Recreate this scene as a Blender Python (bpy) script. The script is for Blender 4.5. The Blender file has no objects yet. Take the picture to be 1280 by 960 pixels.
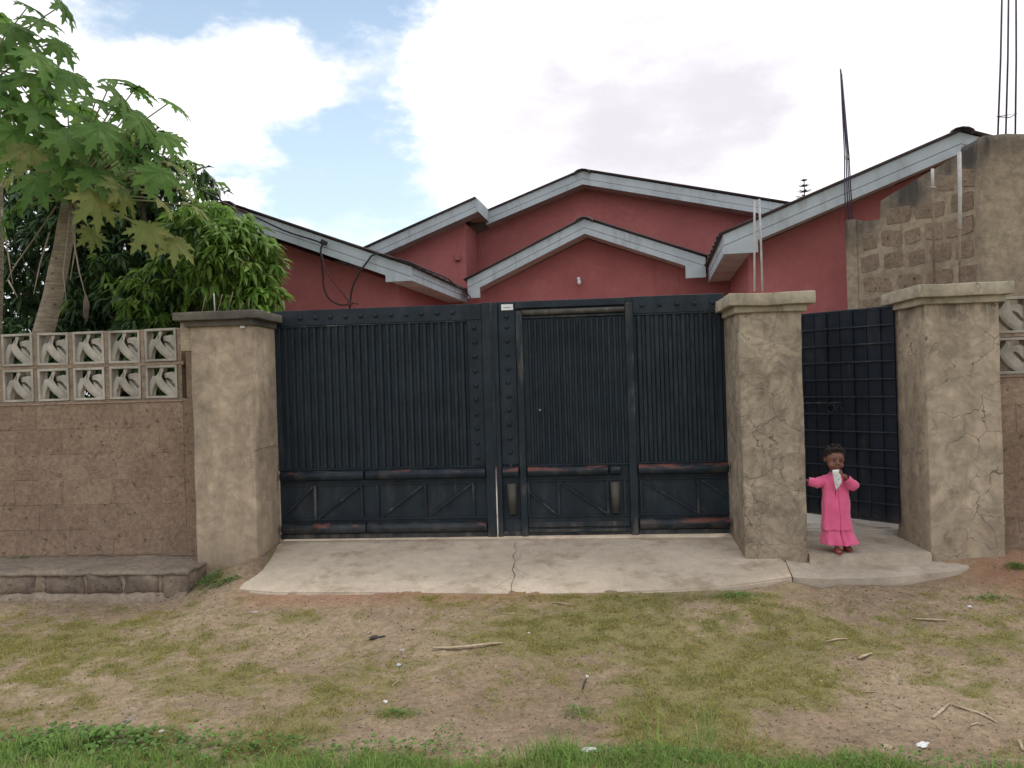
import bpy, bmesh, math, random
import numpy as np
from mathutils import Vector, Matrix, noise as mnoise
S = bpy.context.scene
COL = S.collection
rnd = random.Random(7)
PI = math.pi

# ------------------------------------------------------------------ camera
YAW, PITCH, ROLL = 0.0807454, -0.0022408, -0.0299266
CAM = np.array([2.77494, -6.94195, 1.41949]); F = 960.0
_f = np.array([-math.sin(YAW)*math.cos(PITCH), math.cos(YAW)*math.cos(PITCH), math.sin(PITCH)])
_r0 = np.array([math.cos(YAW), math.sin(YAW), 0.]); _u0 = np.cross(_r0, _f)
_r = _r0*math.cos(ROLL)+_u0*math.sin(ROLL); _u = -_r0*math.sin(ROLL)+_u0*math.cos(ROLL)
cd = bpy.data.cameras.new('camera'); cam = bpy.data.objects.new('camera', cd); COL.objects.link(cam)
cam.matrix_world = Matrix(((_r[0],_u[0],-_f[0],CAM[0]),(_r[1],_u[1],-_f[1],CAM[1]),(_r[2],_u[2],-_f[2],CAM[2]),(0,0,0,1)))
cd.sensor_width = 36; cd.lens = 36*F/1280; cd.clip_end = 2000; cd.clip_start = .05
S.camera = cam
S.render.resolution_x, S.render.resolution_y = 1024, 768
S.view_settings.view_transform = 'Standard'; S.view_settings.look = 'None'
S.view_settings.exposure = 0.2; S.view_settings.gamma = 1

def ray(x, y): return _f + _r*(x-640)/F - _u*(y-480)/F
def atY(x, y, Y):
    d = ray(x, y); return Vector(CAM + d*((Y-CAM[1])/d[1]))
def atZ(x, y, Z):
    d = ray(x, y); return Vector(CAM + d*((Z-CAM[2])/d[2]))

# ------------------------------------------------------------------ light and sky
SUN_EL, SUN_AZ = math.radians(62), math.radians(48)      # azimuth clockwise from +Y: behind the house, to the right
w = bpy.data.worlds.new('World'); S.world = w; w.use_nodes = True
nt = w.node_tree; N = nt.nodes; L = nt.links; N.clear()
def nd(t, **k):
    n = N.new(t)
    for a, b in k.items(): setattr(n, a, b)
    return n
out = nd('ShaderNodeOutputWorld'); bg = nd('ShaderNodeBackground'); bg.inputs['Strength'].default_value = .13
sky = nd('ShaderNodeTexSky'); sky.sky_type = 'NISHITA'; sky.sun_disc = False
sky.sun_elevation = SUN_EL; sky.sun_rotation = SUN_AZ; sky.air_density = 1.0; sky.dust_density = .6; sky.ozone_density = 1.6
tc = nd('ShaderNodeTexCoord')
mp = nd('ShaderNodeMapping'); mp.inputs['Scale'].default_value = (1, 1, 1.9); mp.inputs['Location'].default_value = (3.1, 1.7, .4)
L.new(tc.outputs['Generated'], mp.inputs['Vector'])
n1 = nd('ShaderNodeTexNoise'); n1.inputs['Scale'].default_value = 3.2; n1.inputs['Detail'].default_value = 9; n1.inputs['Roughness'].default_value = .56
L.new(mp.outputs[0], n1.inputs['Vector'])
def wmath(op, a, b=None, c=None, clamp=False):
    m = nd('ShaderNodeMath', operation=op); m.use_clamp = clamp
    for i, v in enumerate((a, b, c)):
        if v is None: continue
        if isinstance(v, (int, float)): m.inputs[i].default_value = v
        else: L.new(v, m.inputs[i])
    return m.outputs[0]
# gaps of open sky between the clouds: (pixel it was measured at, radius in direction space, depth)
wn_ = nd('ShaderNodeTexNoise'); wn_.inputs['Scale'].default_value = 7; wn_.inputs['Detail'].default_value = 6; wn_.inputs['Roughness'].default_value = .6; L.new(mp.outputs[0], wn_.inputs['Vector'])
wa_ = nd('ShaderNodeVectorMath', operation='MULTIPLY_ADD'); L.new(wn_.outputs['Color'], wa_.inputs[0]); wa_.inputs[1].default_value = (.26,)*3; 
wb_ = nd('ShaderNodeVectorMath', operation='SUBTRACT'); L.new(tc.outputs['Generated'], wb_.inputs[0]); wb_.inputs[1].default_value = (.13,)*3; L.new(wb_.outputs[0], wa_.inputs[2]); DIRV = wa_.outputs[0]
gaps = [((320, -30), .17, .75), ((415, 5), .085, .6), ((215, -20), .09, .5), ((445, 150), .05, .5), ((300, 212), .06, .45), ((410, 245), .12, .62), ((350, 205), .07, .45), ((540, 255), .09, .5), ((480, 95), .06, .45), ((510, 200), .07, .4), ((110, -20), .10, .6), ((500, 0), .07, .45),
        ((900, 215), .05, .10), ((1200, 140), .03, .16)]
puffs = [((140, 60), .13, .5), ((340, 110), .095, .75), ((230, 130), .10, .6), ((400, 130), .05, .3), ((290, 252), .05, .85), ((520, 70), .09, .45), ((700, 80), .30, .5), ((1050, 80), .34, .5), ((560, 160), .09, .3)]
bias = None
for lst, sg in ((gaps, -1), (puffs, 1)):
    for (px, py), rad, dep in lst:
        d = ray(px, py); d = d/np.linalg.norm(d)
        vm = nd('ShaderNodeVectorMath', operation='DISTANCE'); L.new(DIRV, vm.inputs[0]); vm.inputs[1].default_value = tuple(d)
        q = wmath('DIVIDE', vm.outputs['Value'], rad); q = wmath('MULTIPLY', q, q); q = wmath('MULTIPLY', q, -1.0); q = wmath('EXPONENT', q)
        q = wmath('MULTIPLY', q, dep*sg)
        bias = q if bias is None else wmath('ADD', bias, q)
nn = wmath('MULTIPLY', wmath('SUBTRACT', n1.outputs['Fac'], .5), 2.1)
cov = wmath('ADD', wmath('ADD', nn, bias), .30)
mr = nd('ShaderNodeMapRange'); mr.interpolation_type = 'SMOOTHSTEP'
mr.inputs['From Min'].default_value = -.32; mr.inputs['From Max'].default_value = .52; L.new(cov, mr.inputs['Value'])
# grey undersides of thick cloud
n2 = nd('ShaderNodeTexNoise'); n2.inputs['Scale'].default_value = 4.0; n2.inputs['Detail'].default_value = 7
mp2 = nd('ShaderNodeMapping'); mp2.inputs['Scale'].default_value = (1, 1, 2.4); mp2.inputs['Location'].default_value = (7.3, .2, 1.3)
L.new(tc.outputs['Generated'], mp2.inputs['Vector']); L.new(mp2.outputs[0], n2.inputs['Vector'])
gr = wmath('MULTIPLY', wmath('SUBTRACT', n2.outputs['Fac'], .5), 1.6)
for (px, py), rad, dep in [((850, 120), .15, .62), ((720, 150), .12, .45), ((770, 110), .06, .25), ((1240, 60), .11, .30), ((930, 125), .06, .35), ((290, 140), .05, .3), ((560, 30), .05, .2), ((660,185),.05,.2), ((420,90),.03,.2)]:
    d = ray(px, py); d = d/np.linalg.norm(d)
    vm = nd('ShaderNodeVectorMath', operation='DISTANCE'); L.new(DIRV, vm.inputs[0]); vm.inputs[1].default_value = tuple(d)
    q = wmath('DIVIDE', vm.outputs['Value'], rad); q = wmath('EXPONENT', wmath('MULTIPLY', wmath('MULTIPLY', q, q), -1.0))
    gr = wmath('ADD', gr, wmath('MULTIPLY', q, dep))
mg = nd('ShaderNodeMapRange'); mg.interpolation_type = 'SMOOTHSTEP'
mg.inputs['From Min'].default_value = -.15; mg.inputs['From Max'].default_value = 1.0; L.new(gr, mg.inputs['Value'])
cc = nd('ShaderNodeMix', data_type='RGBA'); L.new(mg.outputs[0], cc.inputs[0])
cc.inputs[6].default_value = (9.4, 9.3, 9.5, 1); cc.inputs[7].default_value = (5.9, 5.65, 6.15, 1)
# open sky: keep the physical sky, veiled a little by thin cloud near the horizon
hz = nd('ShaderNodeSeparateXYZ'); L.new(tc.outputs['Generated'], hz.inputs[0])
mh = nd('ShaderNodeMapRange'); mh.inputs['From Min'].default_value = .46; mh.inputs['From Max'].default_value = .12; mh.inputs['To Min'].default_value = .30; mh.inputs['To Max'].default_value = .85
L.new(hz.outputs['Z'], mh.inputs['Value'])
veil = nd('ShaderNodeMix', data_type='RGBA'); L.new(mh.outputs[0], veil.inputs[0]); L.new(sky.outputs[0], veil.inputs[6]); veil.inputs[7].default_value = (5.9, 7.3, 8.2, 1)
fin = nd('ShaderNodeMix', data_type='RGBA'); L.new(mr.outputs[0], fin.inputs[0]); L.new(veil.outputs[2], fin.inputs[6]); L.new(cc.outputs[2], fin.inputs[7])
L.new(fin.outputs[2], bg.inputs['Color']); L.new(bg.outputs[0], out.inputs['Surface'])

sd = bpy.data.lights.new('sun', 'SUN'); sun = bpy.data.objects.new('sun', sd); COL.objects.link(sun)
sd.energy = 1.1; sd.angle = math.radians(12); sd.color = (1, .95, .87)
to_sun = Vector((math.sin(SUN_AZ)*math.cos(SUN_EL), math.cos(SUN_AZ)*math.cos(SUN_EL), math.sin(SUN_EL)))
sun.rotation_euler = to_sun.to_track_quat('Z', 'Y').to_euler()

# ------------------------------------------------------------------ helpers
def mesh_obj(name, verts, faces, mat=None, parent=None, smooth=False):
    me = bpy.data.meshes.new(name); me.from_pydata([tuple(v) for v in verts], [], faces); me.update()
    return link(name, me, mat, parent, smooth)
def link(name, me, mat=None, parent=None, smooth=False):
    if mat is not None and not me.materials: me.materials.append(mat)
    if smooth: me.polygons.foreach_set('use_smooth', [True]*len(me.polygons))
    o = bpy.data.objects.new(name, me); COL.objects.link(o)
    if parent is not None: put(o, parent)
    return o
def put(o, parent):
    o.parent = parent; o.matrix_parent_inverse = Matrix.Translation(-wloc(parent))
def wloc(p):          # things are only ever translated, their parts keep world placed meshes
    v = Vector(p.location)
    return v
def bm_obj(name, bm, mat=None, parent=None, smooth=False):
    me = bpy.data.meshes.new(name); bm.normal_update(); bm.to_mesh(me); bm.free()
    return link(name, me, mat, parent, smooth)
def tag(o, label=None, cat=None, group=None, kind=None):
    if label: o['label'] = label
    if cat: o['category'] = cat
    if group: o['group'] = group
    if kind: o['kind'] = kind
    return o
def thing(name, label, cat, loc=(0, 0, 0), group=None):
    o = bpy.data.objects.new(name, None); COL.objects.link(o); o.location = loc; o.empty_display_size = .1
    bpy.context.view_layer.update()
    return tag(o, label, cat, group)
def box(bm, x0, x1, y0, y1, z0, z1, bev=0.0, seg=1, M=None):
    vs = [bm.verts.new((x, y, z)) for x in (x0, x1) for y in (y0, y1) for z in (z0, z1)]
    fs = [(0,1,3,2),(4,6,7,5),(0,4,5,1),(2,3,7,6),(0,2,6,4),(1,5,7,3)]
    ff = [bm.faces.new([vs[i] for i in f]) for f in fs]
    if bev > 0:
        es = list({e for f in ff for e in f.edges})
        r = bmesh.ops.bevel(bm, geom=es, offset=bev, segments=seg, affect='EDGES', profile=.6)
        if M is not None:
            vv = {v for f in r['faces'] for v in f.verts} | {v for v in vs if v.is_valid}
            bmesh.ops.transform(bm, matrix=M, verts=list(vv))
    elif M is not None: bmesh.ops.transform(bm, matrix=M, verts=vs)
def boxo(name, x0, x1, y0, y1, z0, z1, mat, parent=None, bev=0.004, seg=1):
    bm = bmesh.new(); box(bm, x0, x1, y0, y1, z0, z1, bev, seg); return bm_obj(name, bm, mat, parent)
def frame_of(d):
    d = Vector(d).normalized(); a = Vector((0, 0, 1)) if abs(d.z) < .9 else Vector((1, 0, 0))
    x = a.cross(d).normalized(); return x, d.cross(x)
def tube(bm, pts, rad, n=8, caps=True, flat=1.0):
    pts = [Vector(p) for p in pts]; rings = []
    if not hasattr(rad, '__len__'): rad = [rad]*len(pts)
    px = None
    for i, p in enumerate(pts):
        d = (pts[min(i+1, len(pts)-1)]-pts[max(i-1, 0)])
        if px is None: x, y = frame_of(d)
        else:
            dn = d.normalized(); x = (px-dn*px.dot(dn)).normalized(); y = dn.cross(x)
        px = x
        rings.append([bm.verts.new(p+(x*math.cos(2*PI*k/n)+y*math.sin(2*PI*k/n)*flat)*rad[i]) for k in range(n)])
    for a, b in zip(rings, rings[1:]):
        for k in range(n): bm.faces.new((a[k], a[(k+1)%n], b[(k+1)%n], b[k]))
    if caps:
        bm.faces.new(rings[0][::-1]); bm.faces.new(rings[-1])
def tubeo(name, pts, rad, mat, parent=None, n=8, smooth=True, flat=1.0):
    bm = bmesh.new(); tube(bm, pts, rad, n, True, flat); return bm_obj(name, bm, mat, parent, smooth)
def prism(bm, poly, dirv):       # extrude a planar polygon (list of Vector) along dirv
    a = [bm.verts.new(p) for p in poly]; b = [bm.verts.new(Vector(p)+Vector(dirv)) for p in poly]
    bm.faces.new(a[::-1]); bm.faces.new(b)
    n = len(a)
    for i in range(n): bm.faces.new((a[i], a[(i+1)%n], b[(i+1)%n], b[i]))
def prismo(name, poly, dirv, mat, parent=None):
    bm = bmesh.new(); prism(bm, [Vector(p) for p in poly], dirv)
    bmesh.ops.recalc_face_normals(bm, faces=bm.faces); return bm_obj(name, bm, mat, parent)

# ------------------------------------------------------------------ materials
def mat(name, rough=.85, spec=.3):
    m = bpy.data.materials.new(name); m.use_nodes = True; t = m.node_tree
    b = t.nodes['Principled BSDF']; b.inputs['Roughness'].default_value = rough; b.inputs['Specular IOR Level'].default_value = spec
    return m, t, b
class G:                                    # tiny node graph helper
    def __init__(s, t):
        s.t = t; g = t.nodes.new('ShaderNodeNewGeometry'); s.P = g.outputs['Position']; s.N = g.outputs['Normal']
        oi = t.nodes.new('ShaderNodeObjectInfo'); s.R = oi.outputs['Random']
        sp = t.nodes.new('ShaderNodeSeparateXYZ'); t.links.new(s.P, sp.inputs[0]); s.X, s.Y, s.Z = sp.outputs
    def n(s, ty, **k):
        x = s.t.nodes.new(ty)
        for a, b in k.items(): setattr(x, a, b)
        return x
    def set(s, inp, v):
        if isinstance(v, (int, float)): inp.default_value = v
        elif isinstance(v, tuple): inp.default_value = v if len(v) == len(inp.default_value) else v[:3]+(1,)
        else: s.t.links.new(v, inp)
    def map(s, scale=(1,1,1), loc=(0,0,0), rot=(0,0,0), v=None):
        x = s.n('ShaderNodeMapping'); s.t.links.new(v or s.P, x.inputs['Vector'])
        x.inputs['Scale'].default_value = scale; x.inputs['Location'].default_value = loc; x.inputs['Rotation'].default_value = rot
        return x.outputs[0]
    def noise(s, scale, det=5, rough=.55, v=None, dist=0):
        x = s.n('ShaderNodeTexNoise'); s.t.links.new(v or s.P, x.inputs['Vector'])
        x.inputs['Scale'].default_value = scale; x.inputs['Detail'].default_value = det; x.inputs['Roughness'].default_value = rough; x.inputs['Distortion'].default_value = dist
        return x.outputs['Fac']
    def vor(s, scale, v=None, feat='DISTANCE_TO_EDGE'):
        x = s.n('ShaderNodeTexVoronoi', feature=feat); s.t.links.new(v or s.P, x.inputs['Vector']); x.inputs['Scale'].default_value = scale
        return x.outputs['Distance']
    def warp(s, scale, amt, v=None):
        x = s.n('ShaderNodeTexNoise'); s.t.links.new(v or s.P, x.inputs['Vector']); x.inputs['Scale'].default_value = scale; x.inputs['Detail'].default_value = 3
        a = s.n('ShaderNodeVectorMath', operation='MULTIPLY_ADD'); s.t.links.new(x.outputs['Color'], a.inputs[0]); a.inputs[1].default_value = (amt,)*3; s.t.links.new(v or s.P, a.inputs[2])
        return a.outputs[0]
    def mr(s, v, a, b, c=0., d=1., smooth=True):
        x = s.n('ShaderNodeMapRange'); x.interpolation_type = 'SMOOTHSTEP' if smooth else 'LINEAR'
        s.t.links.new(v, x.inputs['Value'])
        for nme, q in (('From Min', a), ('From Max', b), ('To Min', c), ('To Max', d)): x.inputs[nme].default_value = q
        return x.outputs[0]
    def m(s, op, a, b=None, clamp=False):
        x = s.n('ShaderNodeMath', operation=op); x.use_clamp = clamp; s.set(x.inputs[0], a)
        if b is not None: s.set(x.inputs[1], b)
        return x.outputs[0]
    def mix(s, f, a, b, mode='MIX'):
        x = s.n('ShaderNodeMix', data_type='RGBA', blend_type=mode); s.set(x.inputs[0], f)
        for i, q in ((6, a), (7, b)):
            if isinstance(q, tuple): x.inputs[i].default_value = q[:3]+(1,)
            else: s.t.links.new(q, x.inputs[i])
        return x.outputs[2]
    def val(s, f, col):                     # brighten/darken a colour by a factor output
        x = s.n('ShaderNodeVectorMath', operation='SCALE'); 
        if isinstance(col, tuple): x.inputs[0].default_value = col[:3]
        else: s.t.links.new(col, x.inputs[0])
        s.t.links.new(f, x.inputs['Scale']); return x.outputs[0]
    def bump(s, b, h, strength=.5, dist=.01, prev=None):
        x = s.n('ShaderNodeBump'); x.inputs['Strength'].default_value = strength; x.inputs['Distance'].default_value = dist
        s.t.links.new(h, x.inputs['Height'])
        if prev is not None: s.t.links.new(prev, x.inputs['Normal'])
        s.t.links.new(x.outputs[0], b.inputs['Normal']); return x.outputs[0]
    def col(s, b, c):
        if isinstance(c, tuple): b.inputs['Base Color'].default_value = c[:3]+(1,)
        else: s.t.links.new(c, b.inputs['Base Color'])

def stucco(name, base, base2, crack=1.0, stain_z=None, seed=0., swirl=.6):
    m, t, b = mat(name, .92, .2); g = G(t)
    v = g.map(loc=(seed, seed*.7, seed*.3)); big = g.noise(1.6, 4, .6, v); mid = g.noise(7, 6, .62, v); fine = g.noise(90, 4, .7, v)
    c = g.mix(g.mr(big, .35, .65), base, base2)
    c = g.val(g.mr(mid, .25, .78, .76, 1.14), c); c = g.val(g.mr(g.noise(1, 5, .65, g.map(scale=(5, 5, 1.1), loc=(seed+6, 3, 0))), .35, .68, 1.06, .84), c)
    wv = g.warp(3.5, .35, v); 
    sw = g.noise(3.6, 3, .5, wv, 1.6)                                 # trowel swirls
    c = g.val(g.mr(g.m('ABSOLUTE', g.m('SUBTRACT', sw, .5)), 0, .11, 1-.20*swirl, 1.02), c)
    sw2 = g.noise(3.1, 4, .6, g.warp(2.1, .6, v), 1.6)
    c = g.val(g.mr(g.m('ABSOLUTE', g.m('SUBTRACT', sw2, .47)), 0, .06, 1-.15*swirl, 1.02), c)
    cr = g.vor(3.4, g.warp(6, .22, v)); ck = g.mr(cr, .0, .014, 1., 0.)
    msk = g.mr(g.noise(1.9, 3, .5, g.map(loc=(seed+4, 2, 1))), .46, .56)
    ck = g.m('MULTIPLY', ck, msk); c = g.mix(g.m('MULTIPLY', ck, .72*crack), c, (.07, .058, .045))
    bl = g.mr(g.noise(4.3, 5, .7, g.map(loc=(seed+9, 5, 3))), .60, .72); c = g.mix(g.m('MULTIPLY', bl, .30+.25*(crack >= 1)), c, (.13, .105, .075))
    if stain_z:                                                       # run-off streaks and splashed soil, both real dirt
        st = g.noise(1, 5, .65, g.map(scale=(9, 9, .8), loc=(seed, 1, 0)))
        a = g.mr(g.Z, stain_z[0]-.38, stain_z[0]); k = g.m('MULTIPLY', a, g.mr(st, .46, .62)); c = g.mix(g.m('MULTIPLY', k, stain_z[1]), c, (.045, .042, .038))
    lo = g.m('MULTIPLY', g.mr(g.Z, .35, -.12), g.mr(g.noise(3.5, 5, .6, v), .35, .62)); c = g.mix(g.m('MULTIPLY', lo, .6), c, (.17, .12, .075))
    g.col(b, c)
    h = g.m('ADD', g.m('MULTIPLY', fine, .25), g.m('SUBTRACT', g.m('ADD', g.m('MULTIPLY', mid, .5), g.m('MULTIPLY', sw, .25)), g.m('MULTIPLY', ck, .5)))
    g.bump(b, h, .4, .014); return m
def earth_block(name, base, base2, dark, seed=0., pits=.5):
    m, t, b = mat(name, .95, .15); g = G(t); v = g.map(loc=(seed, seed, seed))
    c = g.mix(g.mr(g.noise(2.6, 5, .6, v), .35, .65), base, base2)
    c = g.val(g.mr(g.R, 0, 1, .93, 1.06), c); c = g.val(g.mr(g.noise(24, 5, .7, v), .25, .8, .72, 1.2), c)
    pit = g.mr(g.noise(17, 4, .75, v), .60, .70); c = g.mix(g.m('MULTIPLY', pit, pits), c, dark)
    sp = g.mr(g.vor(30, v, 'F1'), .0, .16, 1, 0); sp = g.m('MULTIPLY', sp, g.mr(g.noise(5, 2, .5, v), .55, .7)); c = g.mix(g.m('MULTIPLY', sp, .5), c, (.42, .38, .33))
    g.col(b, c); g.bump(b, g.m('SUBTRACT', g.noise(30, 6, .75, v), g.m('MULTIPLY', pit, .6)), .9, .02); return m

M = {}
M['pillar_left'] = stucco('stucco_left', (.445, .355, .26), (.385, .305, .222), .3, None, 1.3, .6)
M['pillar_mid'] = stucco('stucco_mid', (.43, .355, .265), (.31, .255, .19), 1.0, (2.0, .35), 5.1, 1.15)
M['pillar_right'] = stucco('stucco_right', (.445, .365, .27), (.35, .285, .21), 1.1, (2.06, .9), 8.7, .7)
M['cap_dark'] = stucco('cap_dark', (.15, .13, .105), (.10, .09, .078), .4, None, 2.2, .4)
M['cap_light'] = stucco('cap_light', (.42, .37, .28), (.35, .30, .22), .8, None, 3.3, .5)
M['render_side'] = stucco('render_side', (.28, .205, .14), (.23, .17, .115), .4, None, 6.3, .4)
M['wall_block'] = earth_block('wall_block', (.335, .24, .172), (.275, .195, .14), (.13, .095, .07), 0, .6)
M['wall_mortar'] = earth_block('wall_mortar', (.33, .24, .174), (.275, .197, .143), (.15, .11, .08), 4, .45)
M['plinth_block'] = earth_block('plinth_block', (.27, .21, .16), (.17, .135, .11), (.06, .05, .04), 2, .6)
M['plinth_top'] = earth_block('plinth_top', (.33, .27, .205), (.25, .205, .16), (.09, .075, .06), 7, .4)
M['plinth_mortar'] = earth_block('plinth_mortar', (.36, .29, .22), (.28, .215, .16), (.13, .10, .08), 5, .3)
M['screen'] = stucco('screen_concrete', (.44, .405, .345), (.36, .33, .28), .2, None, 12., .3)
M['screen_mortar'] = earth_block('screen_mortar', (.36, .27, .195), (.30, .225, .165), (.2, .15, .11), 9, .3)
M['old_block'] = earth_block('old_block', (.28, .21, .15), (.22, .165, .12), (.07, .055, .042), 11, .9)
def ruin(name):
    m, t, b = mat(name, .95, .15); g = G(t)
    c = g.mix(g.mr(g.noise(2.2, 5, .6), .35, .65), (.37, .30, .215), (.285, .23, .165)); c = g.val(g.mr(g.noise(14, 6, .7), .25, .8, .68, 1.2), c)
    st = g.noise(1, 5, .65, g.map(scale=(5, 5, .7))); a = g.mr(g.m('ADD', g.m('SUBTRACT', g.Z, g.m('MULTIPLY', g.m('SUBTRACT', g.m('MINIMUM', g.X, 7.0), 5.86), .58)), g.m('MULTIPLY', g.noise(2.5, 3, .5), .5)), 2.88, 3.3)
    c = g.mix(g.m('MULTIPLY', a, g.mr(st, .36, .6, .45, .95)), c, (.06, .055, .052))
    c = g.mix(g.m('MULTIPLY', g.mr(st, .58, .68), .55), c, (.10, .085, .07)); g.col(b, c)
    g.bump(b, g.noise(22, 6, .75), .8, .02); return m
M['ruin'] = ruin('ruin_mortar')

def concrete(name, base, base2, seed=0.):
    m, t, b = mat(name, .9, .25); g = G(t); v = g.map(loc=(seed, 0, 0))
    c = g.mix(g.mr(g.noise(1.3, 4, .6, v), .35, .65), base, base2); c = g.val(g.mr(g.noise(9, 6, .65, v), .25, .8, .86, 1.08), c)
    c = g.val(g.mr(g.noise(60, 3, .6, v), .3, .7, .92, 1.05), c)
    dirt = g.m('MULTIPLY', g.mr(g.noise(3.2, 6, .7, g.map(loc=(seed+3, 4, 0))), .48, .68), .6); ol = g.mr(g.noise(2.1, 4, .6, g.map(loc=(seed+7, 9, 0))), .60, .70); c = g.mix(g.m('MULTIPLY', ol, .15), c, (.20, .175, .145)); ps = g.mr(g.vor(14, g.map(loc=(seed, 1, 1)), 'F1'), .03, .10, 1, 0); c = g.mix(g.m('MULTIPLY', g.m('MULTIPLY', ps, g.mr(g.noise(4, 2, .5), .5, .65)), .5), c, (.13, .11, .09)); c = g.mix(dirt, c, (.24, .175, .115))
    tr = g.mr(g.noise(1, 4, .6, g.map(scale=(2.2, 12, 2), loc=(seed, 2, 0))), .55, .7); c = g.mix(g.m('MULTIPLY', tr, .18), c, (.20, .17, .13))
    g.col(b, c); g.bump(b, g.m('ADD', g.noise(70, 4, .7), g.noise(6, 4, .6)), .35, .008); return m
M['slab'] = concrete('slab_concrete', (.55, .465, .36), (.48, .40, .305))
M['step'] = concrete('step_concrete', (.50, .43, .34), (.41, .355, .28), 5)
M['yard'] = concrete('yard_concrete', (.58, .55, .48), (.50, .47, .41), 9)
m, t, b = mat('dark_crack', 1, 0); g = G(t); g.col(b, (.06, .045, .03)); M['crack'] = m

def gate_paint(name, red=0., dust=.5, seed=0., base=(.011, .021, .030), base2=(.007, .013, .020)):
    m, t, b = mat(name, .5, .28); g = G(t); v = g.map(loc=(seed, 0, 0))
    c = g.mix(g.mr(g.noise(3, 4, .6, v), .35, .65), base, base2)
    d = g.mr(g.noise(1, 6, .7, g.map(scale=(6, 6, 1.4), loc=(seed, 3, 0))), .48, .75); c = g.mix(g.m('MULTIPLY', d, .17*dust), c, (.26, .22, .18))
    d2 = g.mr(g.noise(11, 6, .75, g.map(scale=(1.6, 1, .7), loc=(seed+2, 1, 0))), .66, .74); c = g.mix(g.m('MULTIPLY', d2, .32*dust), c, (.30, .25, .20))
    ds = g.m('MULTIPLY', g.mr(g.Z, .22, .0), g.mr(g.noise(1, 5, .7, g.map(scale=(9, 9, 3), loc=(seed, 5, 0))), .35, .65)); c = g.mix(g.m('MULTIPLY', ds, .28), c, (.24, .19, .14)); sc_ = g.mr(g.noise(1, 4, .7, g.map(scale=(50, 10, 1.1), loc=(seed+3, 7, 0))), .66, .72); c = g.mix(g.m('MULTIPLY', sc_, .10+.1*dust), c, (.22, .20, .17))
    if red > 0:                                                        # red primer showing where the black has worn off
        rr = g.mr(g.noise(1, 5, .7, g.map(scale=(2.6, 2, 12), loc=(seed+1.3, 0, .4))), .58-.16*red, .68-.12*red)
        up = g.n('ShaderNodeSeparateXYZ'); t.links.new(g.N, up.inputs[0]); rr = g.m('MULTIPLY', rr, g.mr(up.outputs[2], .0, .55))
        c = g.mix(g.m('MULTIPLY', rr, .7), c, (.20, .07, .05))
        ed = g.mr(g.noise(1, 5, .7, g.map(scale=(3, 2, 30), loc=(seed, 0, 2))), .55, .66); c = g.mix(g.m('MULTIPLY', ed, .3), c, (.12, .09, .07))
    g.col(b, c); t.links.new(g.mr(g.noise(8, 5, .6, v), .3, .7, .42, .66), b.inputs['Roughness'])
    g.bump(b, g.m('ADD', g.noise(2.6, 3, .5, v), g.m('MULTIPLY', g.noise(14, 4, .6, v), .15)), .5, .03); return m
M['gate'] = gate_paint('gate_paint'); M['slat'] = gate_paint('gate_slat', 0, .25, 3); M['gate_worn'] = gate_paint('gate_worn', 0, 2.6, 7); M['gate_dusty'] = gate_paint('gate_dusty', 0, 3.2, 8, (.07, .062, .05), (.04, .04, .04))
M['roll'] = gate_paint('gate_roll', .25, .8, 1); M['roll_red'] = gate_paint('gate_roll_red', 1.0, 1.1, 5)
M['gate2'] = gate_paint('gate_small', 0, .5, 9, (.008, .014, .026), (.006, .010, .018)); M['gate2_bar'] = gate_paint('gate_small_bar', 0, 1.2, 11, (.022, .030, .045), (.015, .022, .034))
def plain(name, c1, c2=None, rough=.7, scale=8, bumps=.3, spec=.3, metal=0, spread=.0):
    m, t, b = mat(name, rough, spec); g = G(t); b.inputs['Metallic'].default_value = metal
    c2 = c2 or tuple(x*.78 for x in c1)
    c = g.mix(g.mr(g.noise(scale, 5, .6), .3, .7), c1, c2)
    if spread: c = g.val(g.mr(g.R, 0, 1, 1-spread, 1+spread, False), c)
    g.col(b, c)
    if bumps: g.bump(b, g.noise(scale*5, 5, .65), bumps, .006)
    return m
def house_paint():
    m, t, b = mat('house_wall_paint', .88, .2); g = G(t)
    c = g.mix(g.mr(g.noise(1.1, 5, .6), .3, .7), (.385, .13, .125), (.32, .105, .10)); c = g.val(g.mr(g.noise(12, 5, .7), .25, .8, .93, 1.06), c)
    st = g.mr(g.noise(1, 5, .65, g.map(scale=(3.5, 3.5, .5))), .55, .72); c = g.mix(g.m('MULTIPLY', st, .4), c, (.22, .065, .07)); pp = g.mr(g.noise(2.3, 6, .7, g.map(loc=(8, 1, 2))), .56, .66); c = g.mix(g.m('MULTIPLY', pp, .3), c, (.46, .18, .175)); bs = g.mr(g.noise(1, 5, .7, g.map(scale=(9, 9, .9), loc=(2, 2, 2))), .62, .72); c = g.mix(g.m('MULTIPLY', bs, .35), c, (.17, .06, .06))
    g.col(b, c); g.bump(b, g.noise(60, 4, .6), .25, .004); return m
M['house'] = house_paint()
def fascia():
    m, t, b = mat('fascia_paint', .75, .25); g = G(t)
    c = g.mix(g.mr(g.noise(2, 4, .6), .35, .65), (.44, .49, .515), (.37, .41, .43))
    st = g.mr(g.noise(1, 5, .7, g.map(scale=(7, 7, 1.5))), .5, .7); c = g.mix(g.m('MULTIPLY', st, .42), c, (.20, .19, .18))
    ch = g.mr(g.noise(20, 5, .75), .67, .71); c = g.mix(g.m('MULTIPLY', ch, .8), c, (.12, .10, .085))
    g.col(b, c); g.bump(b, g.noise(1, 5, .7, g.map(scale=(4, 4, 60))), .2, .006); return m
M['fascia'] = fascia()
M['soffit'] = plain('soffit_board', (.50, .40, .36), (.38, .29, .255), .85, 3)
M['roof'] = plain('roof_rust', (.10, .075, .07), (.055, .042, .045), .75, 5, .3, .3)
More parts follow.
